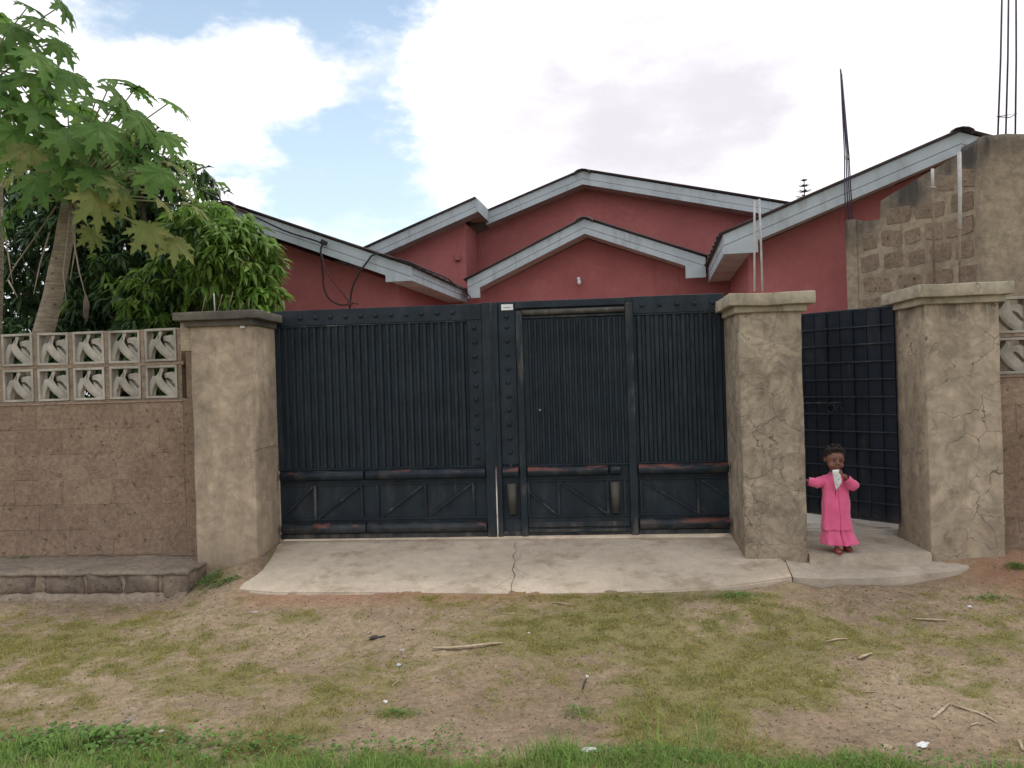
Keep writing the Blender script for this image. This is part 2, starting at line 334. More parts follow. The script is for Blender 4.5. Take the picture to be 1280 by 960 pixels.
M['ridge'] = plain('ridge_metal', (.14, .10, .10), (.07, .055, .06), .6, 6, .3)
M['wire'] = plain('black_cable', (.02, .019, .022), None, .55, 20, 0)
M['wire_red'] = plain('maroon_cable', (.10, .03, .035), None, .55, 20, 0)
M['rebar'] = plain('rebar_rust', (.075, .045, .07), (.03, .025, .06), .6, 14, .4)
M['rod_pale'] = plain('rod_pale', (.50, .49, .48), (.36, .34, .33), .6, 10, .3)
M['white'] = plain('white_plastic', (.75, .75, .74), (.62, .62, .60), .5, 10, .1)
M['print'] = plain('print_ink', (.05, .06, .09), None, .7, 10, 0)
M['stick'] = plain('dry_stick', (.50, .40, .28), (.33, .25, .17), .85, 30, .6)
M['stone'] = plain('stone', (.38, .33, .28), (.22, .19, .16), .9, 18, .8, spread=.3)
M['paper'] = plain('paper', (.72, .72, .70), (.55, .55, .54), .8, 25, .5)
M['foil_blue'] = plain('blue_wrapper', (.35, .48, .52), (.55, .6, .6), .4, 25, .3)
M['dark_debris'] = plain('dark_debris', (.06, .05, .045), None, .9, 20, .5)

def ground_mat():
    m, t, b = mat('verge_soil', .97, .12); g = G(t)
    att = g.n('ShaderNodeAttribute'); att.attribute_name = 'turf'; tf = att.outputs['Fac']
    s1 = g.mix(g.mr(g.noise(.9, 5, .6), .35, .65), (.40, .305, .205), (.29, .215, .142)); s1 = g.mix(g.mr(g.noise(3.3, 5, .65, g.map(loc=(4, 1, 0))), .5, .68, 0, .35), s1, (.42, .29, .21))
    s1 = g.val(g.mr(g.noise(26, 6, .75), .22, .8, .62, 1.25), s1); s1 = g.val(g.mr(g.noise(5, 5, .7), .3, .7, .84, 1.1), s1)
    s1 = g.val(g.mr(g.noise(150, 3, .7), .3, .7, .8, 1.12), s1)
    dk = g.mr(g.noise(38, 4, .8, g.map(loc=(2, 2, 0))), .62, .70); s1 = g.mix(g.m('MULTIPLY', dk, .5), s1, (.09, .065, .045))
    fl = g.mr(g.vor(46, None, 'F1'), 0, .11, 1, 0); fl = g.m('MULTIPLY', fl, g.mr(g.noise(6, 2, .5), .5, .62)); s1 = g.mix(g.m('MULTIPLY', fl, .5), s1, (.46, .40, .33))
    gr = g.mix(g.mr(g.noise(7, 5, .7), .35, .65), (.265, .235, .09), (.19, .18, .065)); gr = g.val(g.mr(g.noise(70, 5, .75), .25, .8, .5, 1.35), gr)
    f = g.m('ADD', tf, g.m('MULTIPLY', g.m('SUBTRACT', g.noise(24, 6, .8), .5), 1.5)); c = g.mix(g.mr(f, .15, .85, 0, .85), s1, gr)
    r = g.n('ShaderNodeAttribute'); r.attribute_name = 'red'; c = g.mix(g.m('MULTIPLY', r.outputs['Fac'], .6), c, (.36, .17, .105))
    g.col(b, c); g.bump(b, g.m('ADD', g.noise(22, 7, .75), g.m('MULTIPLY', g.noise(120, 3, .7), .4)), .8, .022); return m
M['ground'] = ground_mat()
def leafmat(name, c1, c2, c3=None, trans=.35, rough=.45, scale=3):
    m, t, b = mat(name, rough, .22); g = G(t)
    c = g.mix(g.mr(g.noise(scale, 3, .6), .35, .65), c1, c2)
    if c3: c = g.mix(g.mr(g.noise(scale*2.2, 3, .6, g.map(loc=(5, 5, 5))), .58, .68), c, c3)
    at_ = g.n('ShaderNodeAttribute'); at_.attribute_name = 'tint'
    c = g.val(g.mr(at_.outputs['Fac'], 0, 1, .62, 1.45, False), c)
    g.col(b, c)
    tl = t.nodes.new('ShaderNodeBsdfTranslucent'); t.links.new(c if not isinstance(c, tuple) else c, tl.inputs['Color'])
    br = g.val(g.mr(at_.outputs['Fac'], 0, 1, 1.5, 1.9, False), c); t.links.new(br, tl.inputs['Color'])
    mx = t.nodes.new('ShaderNodeMixShader'); mx.inputs[0].default_value = trans
    t.links.new(b.outputs[0], mx.inputs[1]); t.links.new(tl.outputs[0], mx.inputs[2]); t.links.new(mx.outputs[0], t.nodes['Material Output'].inputs['Surface']); return m
M['papaya_leaf'] = leafmat('papaya_leaf', (.075, .16, .035), (.115, .20, .042), None, .4, .6)
M['papaya_old'] = leafmat('papaya_old_leaf', (.20, .22, .065), (.15, .19, .055), (.26, .22, .08), .35, .6)
M['petiole'] = plain('petiole', (.26, .27, .13), (.18, .19, .09), .6, 10, .1)
M['dead_stem'] = plain('dead_stem', (.36, .31, .24), (.24, .20, .15), .8, 10, .2)
def ptrunk():
    m, t, b = mat('papaya_trunk', .9, .15); g = G(t); v = g.map(scale=(1.5, 1.5, 1)); rg = g.noise(1, 5, .7, g.map(scale=(4, 4, 42)))
    c = g.mix(g.mr(g.noise(6, 5, .65), .3, .7), (.34, .28, .205), (.22, .18, .13)); c = g.val(g.mr(rg, .3, .7, .68, 1.15), c)
    sc = g.mr(g.vor(9, g.map(scale=(1, 1, 1.6)), 'F1'), .08, .2, 1, 0); c = g.mix(g.m('MULTIPLY', sc, .4), c, (.12, .095, .07)); g.col(b, c); g.bump(b, g.m('ADD', rg, sc), .9, .02); return m
M['papaya_trunk'] = ptrunk()
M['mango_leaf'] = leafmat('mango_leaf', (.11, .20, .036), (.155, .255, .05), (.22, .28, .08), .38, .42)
M['mango_shade'] = leafmat('mango_shade', (.035, .070, .026), (.05, .095, .032), None, .15, .45)  # darker copy of mango_leaf: shade inside the crown put into the colour
M['bark'] = plain('bark', (.12, .095, .07), (.07, .055, .04), .95, 8, .9)
M['conifer'] = leafmat('conifer', (.045, .065, .04), (.03, .05, .03), None, .1, .7)
M['grass'] = leafmat('grass_blades', (.17, .27, .07), (.21, .30, .085), (.30, .29, .14), .35, .6, 4)
M['turf'] = leafmat('short_turf', (.235, .23, .075), (.285, .26, .09), (.38, .31, .15), .3, .8, 5)
M['weed'] = leafmat('weed_leaf', (.135, .235, .06), (.10, .18, .045), None, .35, .6, 6)
# ------------------------------------------------------------------ ground
def vnoise(x, y, seed=0):
    xi = np.floor(x).astype(int); yi = np.floor(y).astype(int); fx = x-xi; fy = y-yi
    fx = fx*fx*(3-2*fx); fy = fy*fy*(3-2*fy)
    def h(a, b):
        q = (a*374761393+b*668265263+seed*1442695041) & 0xffffffff; q = ((q ^ (q >> 13))*1274126177) & 0xffffffff
        return ((q ^ (q >> 16)) & 0xffff)/65535.
    return (h(xi, yi)*(1-fx)+h(xi+1, yi)*fx)*(1-fy)+(h(xi, yi+1)*(1-fx)+h(xi+1, yi+1)*fx)*fy
def fbm(x, y, s, o=4, seed=0):
    r = 0; a = 1; tot = 0
    for i in range(o):
        r = r+a*vnoise(x*s*2**i+17*i, y*s*2**i-9*i, seed+i); tot += a; a *= .55
    return r/tot
def sst(x, a, b):
    t = np.clip((x-a)/(b-a), 0, 1); return t*t*(3-2*t)
def gz0(x, y):
    x = np.asarray(x, float); y = np.asarray(y, float)
    z = -.30+0*x
    mid = sst(x, -.35, .1)*(1-sst(x, 4.35, 4.7))
    z = z+mid*.098*sst(y, -2.2, -1.0)
    bump = sst(x, -.75, -.25)*(1-sst(x, .0, .2)); z = z+bump*.20*sst(y, -1.15, -.45)
    rt = sst(x, 4.3, 4.8); z = z+rt*(.085*sst(y, -2.0, -.9)+.10*sst(y, -.75, -.35)*(1-.0*x)); z = z-rt*.02*(1-sst(x, 5.3, 5.7))*sst(y, -.95, -.8)+rt*.02*sst(x, 5.3, 5.8)*sst(y, -1.1, -.8)
    z = z+rt*.03*sst(x, 5.6, 6.2)*sst(y, -1.2, -.4)
    inside = sst(y, .0, .2)
    return z*(1-inside)+inside*(-.06)
def gz(x, y):
    x = np.asarray(x, float); y = np.asarray(y, float)
    am = 1-sst(y, -.3, .1)
    near = np.exp(-(np.maximum(np.abs(x-2.5)-8, 0))**2)
    return gz0(x, y)+am*near*((fbm(x, y, 1.3, 3, 3)-.5)*.05+(fbm(x, y, 8, 4, 5)-.5)*.030+(np.abs(fbm(x, y, 17, 2, 6)-.5))*.022-.004)
TURF = [((750,765),.45,.5),((880,750),.5,.5),((740,790),.3,.4),((860,800),.5,.5),((900,850),.55,.8),((860,900),.4,.6),((960,830),.4,.55),((1035,855),.25,.5),((800,930),.6,.5),((380,775),.2,.8),((345,775),.15,.6),((100,790),.6,.55),
        ((190,820),.5,.5),((50,860),.4,.5),((20,800),.4,.4),((250,850),.3,.5),((485,830),.2,.2),((495,885),.12,1.1),((720,880),.12,1.1),((715,850),.15,.5),((620,780),.4,.5),((660,800),.3,.5),((1035,785),.15,.9),((1210,850),.25,.7),((1160,840),.2,.5),
        ((930,755),.15,.9),((1180,790),.2,.4),((1250,800),.3,.4),((1100,730),.3,.35),((600,850),.3,.3),((540,740),.3,.4),((1240,760),.15,.5),((640,870),.2,.5)]
TURF = [(atZ(*p, -.27), r, s) for p, r, s in TURF]
BARE = [(atZ(*p, -.27), r, s) for p, r, s in [((640,880),.3,.5),((540,860),.35,.5),((520,900),.3,.5),((300,880),.3,.4),((660,920),.3,.4),((1130,870),.35,.5),((1000,900),.4,.5),((1200,760),.4,.3),((450,760),.4,.4),((700,905),.3,.5),((1140,910),.3,.5),((160,870),.35,.3),((780,830),.2,.3),((1050,760),.4,.3)]]
def turf(x, y):
    t = (fbm(x, y, 1.1, 5, 21)-.5)*1.5+(fbm(x, y, 6, 4, 31)-.5)*1.6+(fbm(x, y, 22, 2, 33)-.5)*.7+.25
    for c, r, s in TURF: t = t+s*.75*np.exp(-(((x-c.x)/r)**2+((y-c.y)/(r*.8))**2))
    for c, r, s in BARE: t = t-s*np.exp(-(((x-c.x)/r)**2+((y-c.y)/(r*.8))**2))
    t = t-.2*sst(y, -1.25, -.95)
    return np.clip(.17+t*.88, 0, .92)
EDGE = [(-3, -3.2), (0, -3.30), (.5, -3.36), (1.3, -3.46), (2.0, -3.46), (2.6, -3.40), (3.2, -3.32), (3.7, -3.34), (4.1, -3.42), (4.5, -3.44), (5.0, -3.34), (8, -3.2)]
def verge(x, y):       # 1 inside the lush strip along the road side
    e = np.interp(x, [a for a, b in EDGE], [b for a, b in EDGE])+(fbm(x, 0*x, 3, 3, 77)-.5)*.25
    return sst(-(y-e), -.06, .12)
xs = np.concatenate([[-500, -200, -80, -40, -20, -12, -8], np.arange(-5, 9.01, .022), [10, 14, 22, 40, 80, 200, 500]])
ys = np.concatenate([[-500, -200, -80, -40, -20, -12, -8], np.arange(-5.2, .3, .020), [.6, 1.5, 4, 10, 20, 40, 80, 200, 600]])
X, Y = np.meshgrid(xs, ys); Z = gz(X, Y); nx, ny = len(xs), len(ys)
me = bpy.data.meshes.new('ground'); co = np.stack([X, Y, Z], -1).reshape(-1, 3)
ii = (np.arange(ny-1)[:, None]*nx+np.arange(nx-1)[None]).reshape(-1)
fc = np.stack([ii, ii+1, ii+nx+1, ii+nx], -1)
def fill(me, co, fc, k):
    me.vertices.add(len(co)); me.vertices.foreach_set('co', co.astype(np.float32).ravel())
    me.loops.add(len(fc)*k); me.loops.foreach_set('vertex_index', fc.astype(np.int32).ravel())
    me.polygons.add(len(fc)); me.polygons.foreach_set('loop_start', np.arange(0, len(fc)*k, k, dtype=np.int32))
    me.update(calc_edges=True)
fill(me, co, fc, 4)
a = me.attributes.new('turf', 'FLOAT', 'POINT'); tv = np.maximum(turf(X, Y), verge(X, Y)); a.data.foreach_set('value', tv.ravel().astype(np.float32))
a = me.attributes.new('red', 'FLOAT', 'POINT')
rv = np.clip((sst(Y, -1.45, -1.1)*(1-sst(Y, -.9, -.5))*sst(X, -.1, .3)*(1-sst(X, 2.2, 3.2))*.8+np.exp(-((X-6.3)**2+((Y+.75)/.5)**2)/.5)*1.1)*(.4+fbm(X, Y, 4, 3, 9)), 0, 1)
a.data.foreach_set('value', rv.ravel().astype(np.float32))
tag(link('ground', me, M['ground'], None, True), kind='structure')

# blades of grass as one mesh of single folded triangles
def blades(name, n, region, dens, hfun, wid, lean, mt, seed, two=True):
    r = np.random.RandomState(seed); x = r.uniform(region[0], region[1], n); y = r.uniform(region[2], region[3], n)
    d = dens(x, y); k = r.rand(n) < d; x, y, d = x[k], y[k], d[k]; n = len(x); z = gz(x, y)-.004
    h = hfun(x, y, r, n); a = r.uniform(0, 2*PI, n); ln = r.uniform(.15, 1, n)*lean; b = r.uniform(0, 2*PI, n); w_ = wid*r.uniform(.6, 1.3, n)
    dx, dy = np.cos(a)*w_, np.sin(a)*w_; lx, ly = np.cos(b)*ln*h, np.sin(b)*ln*h
    P = np.stack([x, y, z], -1)
    v0 = P-np.stack([dx, dy, 0*dx], -1); v1 = P+np.stack([dx, dy, 0*dx], -1)
    m0 = P+np.stack([lx*.35-dx*.8, ly*.35-dy*.8, h*.55], -1); m1 = P+np.stack([lx*.35+dx*.8, ly*.35+dy*.8, h*.55], -1)
    tp = P+np.stack([lx, ly, h*np.sqrt(np.maximum(1-.6*ln**2, .1))], -1)
    i = np.arange(n)*5; co = np.stack([v0, v1, m1, m0, tp], 1).reshape(-1, 3)
    fc = np.concatenate([np.stack([i, i+1, i+2], -1), np.stack([i, i+2, i+3], -1), np.stack([i+3, i+2, i+4], -1)])
    me = bpy.data.meshes.new(name); fill(me, co, fc, 3)
    t_ = me.attributes.new('tint', 'FLOAT', 'POINT'); t_.data.foreach_set('value', np.repeat(r.rand(n), 5).astype(np.float32))
    o = link(name, me, mt); return tag(o, kind='stuff')
def road_h(x, y, r, n): return (.018+.05*r.rand(n)**1.5)*(1+.9*(fbm(x, y, 3.5, 3, 40) > .58))*np.clip(.25+verge(x, y)*.8, 0, 1)*(.6+.8*fbm(x, y, 9, 2, 43))
o = blades('roadside_grass', 260000, (-2.2, 7.2, -4.6, -2.9), lambda x, y: verge(x, y)*(.45+.75*fbm(x, y, 2.5, 3, 60))*np.where(y < -4.1, .35, 1), road_h, .0022, 1.0, M['grass'], 1)
tag(o, 'strip of fresh green grass along the near road edge', 'grass')
BUILTX = lambda x, y: np.where((y > -1.13) & (x > -.02) & (x < 4.5), 0, 1)*np.where((y > -.93) & (x < -.42), 0, 1)*np.where((y > -.92) & (x > 4.3) & (x < 5.95), 0, 1)
o = blades('short_grass', 1700000, (-3.2, 8.2, -3.5, -.25), lambda x, y: np.clip(turf(x, y)*1.25-.02, 0, 1)**1.2*sst(fbm(x, y, 11, 3, 91), .36, .66)*BUILTX(x, y)*.8, lambda x, y, r, n: .005+.026*r.rand(n)**2*(.4+turf(x, y))*(.4+1.2*fbm(x, y, 5, 2, 92)), .0016, 1.7, M['turf'], 2)
tag(o, 'worn short grass growing in patches on the sandy verge', 'grass')
o = blades('tall_grass_tuft', 420, (2.75, 3.75, -3.5, -3.0), lambda x, y: np.exp(-((x-3.28)/.16)**2-((y+3.30)/.1)**2)+.15*np.exp(-((x-3.1)/.4)**2), lambda x, y, r, n: .10+.14*r.rand(n), .002, .7, M['grass'], 5)
tag(o, 'taller grass blades standing up out of the roadside grass', 'grass')

# broad leaved creeping weeds, one mesh per patch
def weeds(name, c, rx, ry, n, size, seed, label, hh=.05, mt='weed'):
    r = np.random.RandomState(seed); x = c[0]+r.randn(n)*rx*.5; y = c[1]+r.randn(n)*ry*.5; z = gz(x, y)+r.rand(n)*hh*np.exp(-((x-c[0])/rx)**2-((y-c[1])/ry)**2)+.003
    a = r.uniform(0, 2*PI, n); s = size*r.uniform(.5, 1.3, n); tl = r.uniform(-.2, .75, n)
    f = np.stack([np.cos(a)*np.cos(tl), np.sin(a)*np.cos(tl), np.sin(tl)], -1); g_ = np.stack([-np.sin(a), np.cos(a), 0*a], -1); u_ = np.cross(f, g_)
    P = np.stack([x, y, z], -1); s = s[:, None]
    vs = [P, P+f*s*.35+g_*s*.36+u_*s*.06, P+f*s*.75+g_*s*.30+u_*s*.03, P+f*s*1.05-u_*s*.1, P+f*s*.75-g_*s*.30+u_*s*.03, P+f*s*.35-g_*s*.36+u_*s*.06]
    i = np.arange(n)*6; co = np.stack(vs, 1).reshape(-1, 3)
    fc = np.concatenate([np.stack([i, i+1, i+2, i+3], -1), np.stack([i, i+3, i+4, i+5], -1)])
    me = bpy.data.meshes.new(name); fill(me, co, fc, 4)
    t_ = me.attributes.new('tint', 'FLOAT', 'POINT'); t_.data.foreach_set('value', np.repeat(r.rand(n), 6).astype(np.float32))
    return tag(link(name, me, M[mt]), label, 'weed', kind='stuff')
def gp(px, py): p = atZ(px, py, -.28); return (p.x, p.y)
weeds('broadleaf_weeds', gp(110, 925), .55, .17, 900, .030, 3, 'bright broad-leaved weeds at the bottom left of the verge', .05)
weeds('broadleaf_weeds', gp(310, 935), .5, .16, 420, .022, 4, 'small-leaved weeds left of the middle in the roadside grass', .06)
weeds('broadleaf_weeds', gp(500, 940), .5, .12, 250, .02, 8, 'low weeds mixed into the grass below the dry twigs', .07)
weeds('creeping_weed', gp(495, 886), .12, .06, 240, .011, 5, 'small bright green creeping weed patch on the sand', .02)
weeds('creeping_weed', gp(722, 882), .10, .08, 240, .011, 6, 'dark green weed clump beside a small wrapper', .035)
weeds('creeping_weed', gp(560, 925), .10, .08, 130, .013, 7, 'leggy weed rising out of the grass near bottom centre', .12)
weeds('creeping_weed', gp(820, 945), .6, .13, 350, .018, 9, 'low clover-like weeds along the bottom middle', .06)
weeds('creeping_weed', gp(1130, 955), .6, .12, 300, .018, 10, 'low clover-like weeds at the bottom right', .06)
weeds('creeping_weed', (-.33, -.72), .10, .14, 420, .017, 11, 'weed tuft in the gap between plinth end and left pillar', .05)
weeds('creeping_weed', (-.13, -.80), .12, .05, 260, .015, 12, 'weeds at the foot of the left pillar beside the driveway slab', .03)
weeds('creeping_weed', gp(920, 757), .15, .10, 400, .014, 13, 'greener creeping weed just below the right end of the driveway slab', .02)
weeds('creeping_weed', gp(1240, 757), .18, .05, 200, .014, 14, 'dark creeping weed at the far right of the sand', .02)
weeds('creeping_weed', (6.18, -.66), .10, .06, 300, .014, 15, 'low weeds at the foot of the right pillar', .03)
weeds('moss_tuft', (-2.3, -.28), .20, .035, 500, .012, 16, 'green moss tuft on the plinth at the left wall foot', .02)
for o in list(COL.objects):
    if o.name == 'moss_tuft':
        o.location.z += .235
oo = weeds('moss_tuft', (-1.02, -.28), .12, .035, 360, .012, 17, 'green moss tuft on the plinth near the left pillar', .02); oo.location.z += .235

# ------------------------------------------------------------------ driveway slab and wicket step
def slabz(y): return .18*y if y < 0 else 0.0
def on_slab(px, py):
    d = ray(px, py); s = .18; t = (s*CAM[1]-CAM[2])/(d[2]-s*d[1]); return Vector(CAM+d*t)
front = [on_slab(*p) for p in [(298, 737), (345, 741), (450, 741), (560, 742), (640, 743), (740, 742), (850, 737), (925, 731), (990, 722)]]
rt = on_slab(982, 703)
poly = [Vector((.012, .12, 0)), Vector((.012, 0, 0)), Vector((.015, -.5, slabz(-.5)))]+front+[rt, Vector((4.40, -.46, slabz(-.46))), Vector((4.40, .12, 0))]
bm = bmesh.new()
vt = [bm.verts.new(p) for p in poly]; vb = [bm.verts.new(p-Vector((0, 0, .14))) for p in poly]; n = len(poly)
bm.faces.new(vt); bm.faces.new(vb[::-1])
for i in range(n): bm.faces.new((vt[i], vb[i], vb[(i+1) % n], vt[(i+1) % n]))
bmesh.ops.recalc_face_normals(bm, faces=bm.faces)
bmesh.ops.bevel(bm, geom=[e for e in bm.edges if all(v.co.y < -.6 for v in e.verts) and abs(e.verts[0].co.z-e.verts[1].co.z) < .06 and max(v.co.z for v in e.verts) > -.25], offset=.012, segments=2, affect='EDGES')
drive = tag(bm_obj('driveway', bm, M['slab']), kind='structure')
def crack(pts, wds):
    bm = bmesh.new(); up = []; lo = []
    for i, (p, w_) in enumerate(zip(pts, wds)):
        q = on_slab(*p)+Vector((0, 0, .0035)); a = on_slab(*pts[min(i+1, len(pts)-1)])-on_slab(*pts[max(i-1, 0)]); s = Vector((a.y, -a.x, 0)).normalized()*w_
        up.append(bm.verts.new(q+s)); lo.append(bm.verts.new(q-s))
    for i in range(len(pts)-1): bm.faces.new((up[i], up[i+1], lo[i+1], lo[i]))
    bm_obj('crack', bm, M['crack'], drive)
crack([(645, 677), (643, 683), (646, 689), (641, 695), (644, 701), (642, 708), (640, 713), (644, 719), (641, 726), (639, 733), (640, 741)], [.001, .002, .0015, .0032, .0012, .003, .0018, .003, .0012, .002, .0012])
crack([(642, 708), (648, 713), (655, 716), (662, 721)], [.0015, .0012, .001, .0006])
crack([(640, 722), (630, 727), (622, 733), (612, 737)], [.0015, .001, .001, .0006])
crack([(644, 701), (650, 697), (652, 690)], [.0012, .001, .0006])
# lower apron slab in front of the pedestrian gate
ap = [atZ(*p, z) for p, z in [((983, 703), -.105), ((991.5, 722), -.165), ((1040, 724), -.165), ((1110, 722), -.16), ((1165, 717), -.155), ((1200, 713), -.15), ((1212, 709), -.145), ((1207, 704), -.135), ((1190, 700), -.125), ((1160, 697), -.115)]]
ap = ap+[Vector((5.58, -.3, -.105)), Vector((4.5, -.3, -.105))]
bm = bmesh.new(); vt = [bm.verts.new(p) for p in ap]; vb = [bm.verts.new(p-Vector((0, 0, .12))) for p in ap]; n = len(ap)
bm.faces.new(vt); bm.faces.new(vb[::-1])
for i in range(n): bm.faces.new((vt[i], vb[i], vb[(i+1) % n], vt[(i+1) % n]))
bmesh.ops.triangulate(bm, faces=[f for f in bm.faces if len(f.verts) > 4]); bmesh.ops.recalc_face_normals(bm, faces=bm.faces)
tag(bm_obj('path', bm, M['step']), kind='structure')
bm = bmesh.new(); q = [(4.645, -.535), (4.95, -.545), (5.25, -.53), (5.60, -.52), (5.60, .25), (4.645, .25)]
prism(bm, [Vector((x, y, -.052)) for x, y in q], (0, 0, -.12)); bmesh.ops.recalc_face_normals(bm, faces=bm.faces)
bmesh.ops.bevel(bm, geom=[e for e in bm.edges if all(v.co.y < -.5 and v.co.z > -.06 for v in e.verts)], offset=.014, segments=2, affect='EDGES')
step = tag(bm_obj('entrance_step', bm, M['step']), 'worn concrete doorstep between the two right pillars', 'step')
bm = bmesh.new(); box(bm, -7, 12, .20, 9.4, -.2, -.004); bm.verts.ensure_lookup_table()
tag(bm_obj('yard_floor', bm, M['yard']), kind='structure')
boxo('threshold', .0, 4.12, .13, .198, -.1, .004, M['slab'], drive, .003)

# ------------------------------------------------------------------ block walls
def blockmesh(name, w_, d, h, jit=.006, bev=.008, seed=0, seg=1):
    bm = bmesh.new(); box(bm, -w_/2, w_/2, 0, d, 0, h, bev, seg); r = random.Random(seed)
    for v in bm.verts: v.co += Vector((r.uniform(-jit, jit), r.uniform(-jit, jit) if v.co.y < d/2 else 0, r.uniform(-jit, jit)))
    me = bpy.data.meshes.new(name); bm.to_mesh(me); bm.free(); return me
def inst(name, me, m_, loc, parent, rot=0):
    if not me.materials: me.materials.append(m_)
    o = bpy.data.objects.new(name, me); COL.objects.link(o); o.location = loc; o.rotation_euler.z = rot
    if parent is not None: put(o, parent)
    return o
# screen block with a pierced bird
def screen_mesh():
    s = .300; bm = bmesh.new(); f = .021; dp = .11
    for (x0, x1, z0, z1) in [(0, s, 0, f), (0, s, s-f, s), (0, f, f, s-f), (s-f, s, f, s-f)]: box(bm, x0, x1, 0, dp, z0, z1, .002)
    i0, i1 = f-.004, s-f+.004
    def P(pts, y0, y1, rise=0):
        q = [Vector((i0+(i1-i0)*a, y0, i0+(i1-i0)*(1-b))) for a, b in pts]
        ve = [bm.verts.new(p) for p in q]; vb = [bm.verts.new(p+Vector((0, y1-y0, 0))) for p in q]; n = len(q)
        c = sum(q, Vector())/n; 
        inner = [bm.verts.new(p.lerp(c, .28)+Vector((0, -rise, 0))) for p in q]
        for i in range(n):
            bm.faces.new((ve[i], vb[i], vb[(i+1) % n], ve[(i+1) % n])); bm.faces.new((inner[i], ve[i], ve[(i+1) % n], inner[(i+1) % n]))
        bmesh.ops.triangulate(bm, faces=[bm.faces.new(inner), bm.faces.new(vb[::-1])])
    P([(.43,-.02),(.56,-.02),(.55,.12),(.47,.26),(.56,.42),(.70,.62),(.90,.82),(1.0,1.0),(.80,1.02),(.64,.95),(.44,.78),(.29,.58),(.23,.42),(.30,.27),(.40,.14)], .018, .085, .010)
    P([(.45,.27),(.64,.19),(.86,.16),(1.02,.24),(1.02,.68),(.93,.60),(.82,.45),(.66,.36),(.50,.39)], .026, .08, .006)
    P([(.50,.42),(.62,.43),(.78,.57),(.90,.70),(1.02,.76),(1.02,.94),(.88,.86),(.70,.66)], .026, .08, .005)
    P([(.30,.29),(.13,.29),(.04,.46),(-.02,.60),(-.02,1.02),(.11,1.02),(.15,.76),(.25,.53),(.31,.44)], .026, .08, .006)
    bmesh.ops.recalc_face_normals(bm, faces=bm.faces)
    me = bpy.data.meshes.new('screen_block'); bm.to_mesh(me); bm.free(); return me
SM = screen_mesh(); PIT = .347
def boundary(x0, x1, label, yw, seed, anchor_right, xr=None):
    t = thing('boundary_wall', label, 'wall', ((x0+x1)/2, yw, -.3), 'screen block boundary walls')
    boxo('mortar', x0, x1, yw+.0028, yw+.17, -.32, 1.345, M['wall_mortar'], t, .004)
    r = random.Random(seed); ch = .2325; z = -.055-ch
    metas = [blockmesh('wall_block', .462, .10, ch-.004, .003, .003, seed+k) for k in range(6)]
    half = [blockmesh('wall_block', .226, .10, ch-.004, .003, .003, seed+20+k) for k in range(2)]
    row = 0
    while z < 1.2:
        x = x1-(.0 if row % 2 == 0 else .235)
        if row % 2: inst('block', half[row//2 % 2], M['wall_block'], (x1-.117, yw+r.uniform(-.003, .0015), z+.003), t)
        while x-.235 > x0-.2:
            inst('block', r.choice(metas), M['wall_block'], (x-.235, yw+r.uniform(-.0015, .0022), z+.003), t); x -= .47
        z += ch; row += 1
    boxo('coping', x0, x1, yw-.008, yw+.165, z-.006, 1.352, M['wall_mortar'], t, .006)
    n = int((x1-x0)/PIT); xe = (x1-.035) if anchor_right else (x0+.03+n*PIT)
    for rw in range(2):
        for k in range(n):
            o = inst('screen_block', SM, M['screen'], (xe-(k+1)*PIT+.02+r.uniform(-.004, .004), yw+.02+r.uniform(-.004, .004), 1.37+rw*.335+r.uniform(-.003, .003)), t)
            o.rotation_euler.y = r.uniform(-.012, .012)
    bm = bmesh.new()
    for rw in range(2): box(bm, x0, x1, yw+.028, yw+.125, 1.352+rw*.335-(0 if rw == 0 else .016), 1.3695+rw*.335-.001, .002)
    for k in range(n+1):
        for rw in range(2): box(bm, xe-k*PIT-.024, xe-k*PIT+.016, yw+.030, yw+.122, 1.370+rw*.335, 1.370+rw*.335+.298, .002)
    bm_obj('joint_mortar', bm, M['screen_mortar'], t)
    return t
wl = boundary(-6.6, -.775, 'brown rough block wall left of the gate topped by bird screen blocks', -.22, 1, True)
# short rendered end piece beside the pillar, below its widened head
boxo('end_block', -.775, -.542, -.2195, -.06, -.3, 1.36, M['wall_block'], wl, .003); boxo('end_render', -.755, -.542, -.19, -.07, 1.36, 1.80, M['render_side'], wl, .006)
wr = boundary(6.185, 10.4, 'brown block wall right of the last pillar topped by bird screen blocks', -.28, 40, False)
# plinth
pl = thing('plinth', 'low weathered stone plinth at the foot of the left wall', 'plinth', (-3, -.55, -.34))
def rough(name, x0, x1, y0, y1, z0, z1, step_, amp, mt, parent, seed=0, freq=6):
    bm = bmesh.new(); box(bm, x0, x1, y0, y1, z0, z1)
    for ax, l in ((0, x1-x0), (1, y1-y0), (2, z1-z0)):
        nseg = max(1, int(l/step_))
        es = [e for e in bm.edges if abs((e.verts[0].co-e.verts[1].co)[ax]) > .9*l]
        if nseg > 1: bmesh.ops.subdivide_edges(bm, edges=es, cuts=nseg-1, use_grid_fill=True)
    for v in bm.verts:
        c = v.co; edge = sum((abs(c.x-x0) < 1e-4 or abs(c.x-x1) < 1e-4, abs(c.y-y0) < 1e-4, abs(c.z-z1) < 1e-4))
        d = mnoise.noise_vector(c*freq+Vector((seed, seed, seed)))*amp+mnoise.noise_vector(c*freq*3.1+Vector((seed, 0, 9)))*amp*.5
        v.co += d
        if edge > 1: v.co += Vector((0, amp*.9, -amp*.5))
    return bm_obj(name, bm, mt, parent, True)
rough('footing', -6.6, -.47, -.87, -.3, -.40, -.235, .05, .022, M['plinth_mortar'], pl, 3)
rough('mortar_core', -6.6, -.475, -.815, -.24, -.25, -.085, .06, .008, M['plinth_mortar'], pl, 5)
x = -.485; k = 0; rr = random.Random(4)
